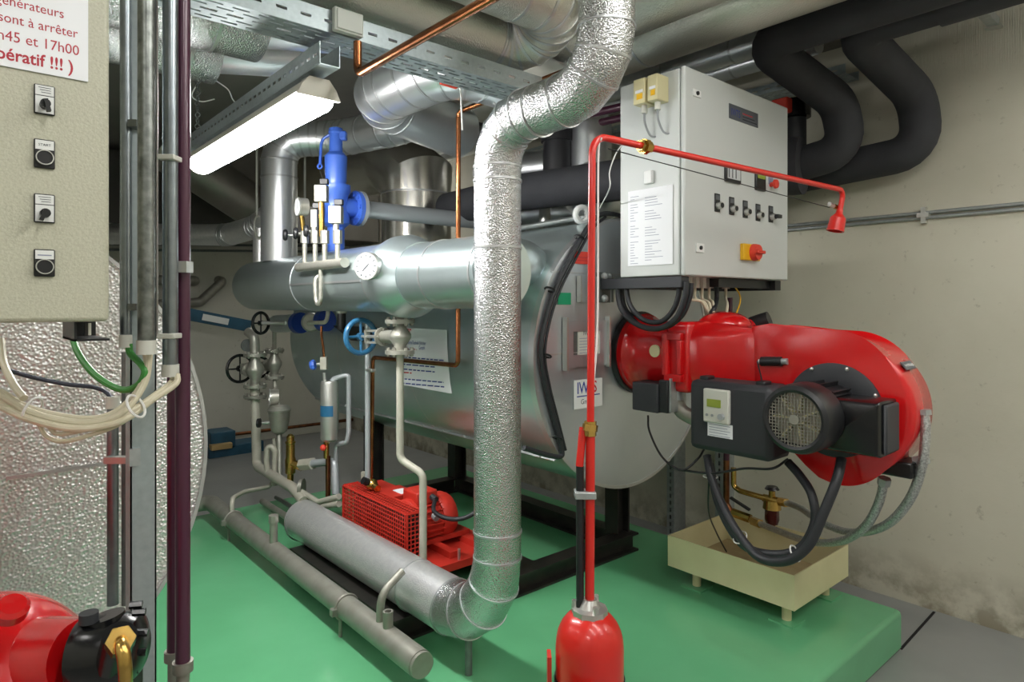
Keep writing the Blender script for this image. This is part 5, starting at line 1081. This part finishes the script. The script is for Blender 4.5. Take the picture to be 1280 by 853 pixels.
put('valve_body', MB().cyl((3.69, 1.72, 2.30), (3.6, 2.15, 2.30), .165, n=40), 'foam', t); q = V((3.77, 1.80, 2.66)); put('neck', MB().cyl((q.x, q.y, 2.4), (q.x, q.y, 2.6), .06), 'charcoal', t); put('actuator', MB().cyl(q-V((0, 0, .055)), q+V((0, 0, .045)), .085, n=28), 'black_gloss', t); put('red_cover', MB().box(q+V((-.09, .03, 0)), (.1, .1, .085)), 'red_label', t, bevel=.01)
# strut bracket hanging at the ceiling
q = aX(1240, 20, 4.0); t = thing('strut_bracket', 'galvanised strut bracket hanging from the ceiling by the plaster wall', 'bracket', q); d = V((1, -.05, -.06)).normalized()
put('channel', MB().box(V((3.78, q.y, 2.925)), (.5, .045, .004), (1, 0, 0)).box(V((3.78, q.y-.022, 2.945)), (.5, .004, .04)).box(V((3.78, q.y+.022, 2.945)), (.5, .004, .04)), 'galv', t); put('end_plate', MB().box(V((4.03, q.y, 2.92)), (.05, .07, .008)), 'steel', t)
put('rod', MB().cyl((3.9, q.y, 2.93), (3.9, q.y, 3.08), .008, n=8), 'galv', t)
# wall conduits
a = aX(988, 286, 4.1); b = aX(1280, 256, 4.1)
t = thing('wall_conduit', 'pair of thin steel conduits clipped along the plaster wall', 'conduit', (4.1, 1.5, b.z)); ya_, yb_ = 3.4, .4
zl = (a.z+b.z)/2
for dz in (-.014, .014): put('tube', MB().cyl((4.105, ya_, zl+dz), (4.105, yb_, zl+dz+.0), .010, n=12), 'galv', t)
q = aX(1154, 270, 4.09); put('clip', MB().bb(4.085, 4.12, q.y-.012, q.y+.012, zl-.045, zl+.045).bb(4.08, 4.12, q.y-.03, q.y+.03, zl-.012, zl+.012), 'steel', t)
# perforated struts on the wall behind the tray
for lab, px_, yb__, h_ in (('perforated steel strut standing at the wall beside the boiler bottom', 838, 660, .9), ('perforated steel strut standing at the wall behind the drip tray', 899, 640, 1.1)):
    q = aX(px_, yb__, 3.98); b = MB(); z_ = -.2 if px_ < 850 else -.2
    b.slots((3.98, q.y+.03, z_), (0, 0, 1), (0, -1, 0), h_+.3, [(.024, .014), (.024,)], .03, .022, .003); b.bb(3.98, 4.12, q.y+.028, q.y+.031, z_, z_+h_+.3).bb(3.98, 4.12, q.y-.033, q.y-.030, z_, z_+h_+.3); one('steel_strut', lab, 'strut', b, 'galv')
# ================================================================== back wall area
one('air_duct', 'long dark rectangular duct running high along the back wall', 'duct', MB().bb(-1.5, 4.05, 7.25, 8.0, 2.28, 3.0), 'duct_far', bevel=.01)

Yb = 8.15
def bx(px, py, y=Yb): return aY(px, py, y)
a = bx(230, 392, 7.6); b = bx(312, 408, 7.6)
t = thing('blue_beam', 'blue and white steel beam leaning across the back wall', 'beam', b); d = (b-a).normalized(); u_ = d.cross(V((0, 1, 0))).normalized()
put('beam_body', MB().box((a+b)/2, ((b-a).length*1.0, .08, .13), d, (0, 1, 0), u_), 'blue_beam', t); m_ = a.lerp(b, .45); put('white_patch', MB().box(m_-V((0, .042, 0)), (.28, .004, .07), d, (0, 1, 0), u_), 'white', t)
for lab, x0, x1, y0_, y1_ in (('blue steel bundle lying at the back wall, upper', 259, 290, 540, 558), ('blue steel bundle lying at the back wall, lower', 257, 325, 558, 578)):
    a = bx(x0, y0_, 7.7); b = bx(x1, y1_, 7.7); one('steel_bundle', lab, 'bundle', MB().box(((a.x+b.x)/2, 7.72, (a.z+b.z)/2), (b.x-a.x, .3, abs(a.z-b.z))), 'blue_beam', bevel=.01)
for lab, px_, py_ in (('wooden block under the lower blue bundle', 309, 577), ('wooden block between the blue bundles', 276, 558)): one('wood_block', lab, 'block', MB().box(bx(px_, py_, 7.55), (.22, .1, .06)), 'wood', bevel=.004)
pipe('heating_pipe', 'rust brown pipe along the foot of the back wall', 'pipe', [bx(270, 546, 8.1), bx(560, 510, 8.1)], .02, 'copper_old', n=14)
for lab, pts in (('grey pipe with elbow on the back wall beside the purple pipe', [bx(190, 381, 8.0), bx(250, 378, 8.0), bx(278, 352, 8.0), V((bx(280, 350, 8.0).x, 8.2, bx(280, 350, 8.0).z))]), ('short grey pipe stub on the back wall above the elbow pipe', [bx(190, 350, 8.0), bx(245, 351, 8.0), V((bx(246, 351, 8.0).x, 8.2, bx(246, 351, 8.0).z))])):
    pipe('wall_pipe', lab, 'pipe', pts, .055, 'raw_pipe', .08, 5, n=20)
for i, lab in enumerate(('thin conduit along the top of the back wall, upper', 'thin conduit along the top of the back wall, lower')): one('wall_conduit', lab, 'conduit', MB().cyl(bx(100, 305+7*i, 8.12), bx(420, 306+7*i+2, 8.12), .014, n=10), 'galv_dark')
# chain and loose wires near the lamp
ch = thing('hanging_chain', 'thin steel chain hanging by the lamp rail end', 'chain', at(247, 165, 3.0))
for i in range(9):
    c_ = at(247, 102+i*7, 3.05); put('chain_link', MB().torus(c_, RT if i % 2 else FW, .011, .003, 12, 6), 'galv_dark', ch)
for lab, P in (('thin white wire sagging behind the lamp rail', [(247, 104, 3.05), (240, 120, 3.1), (252, 127, 3.2), (268, 124, 3.2)]), ('thin white wire curling near the embossed duct', [(270, 101, 2.95), (285, 112, 3.1), (292, 126, 3.2), (304, 134, 3.2)]), ('pair of thin white wires hanging behind the red pipe', [(780, 178, 3.05), (770, 192, 2.9), (762, 215, 2.9), (762, 235, 2.9), (750, 260, 3.2)]), ('single thin white wire hanging along the red pipe', [(752, 172, 2.01), (748, 200, 2.02), (747, 400, 2.02), (742, 480, 2.01)])):
    one('loose_wire', lab, 'wire', MB().tube(smooth_path([at(*p) for p in P]), .003, 8), 'wire_white')
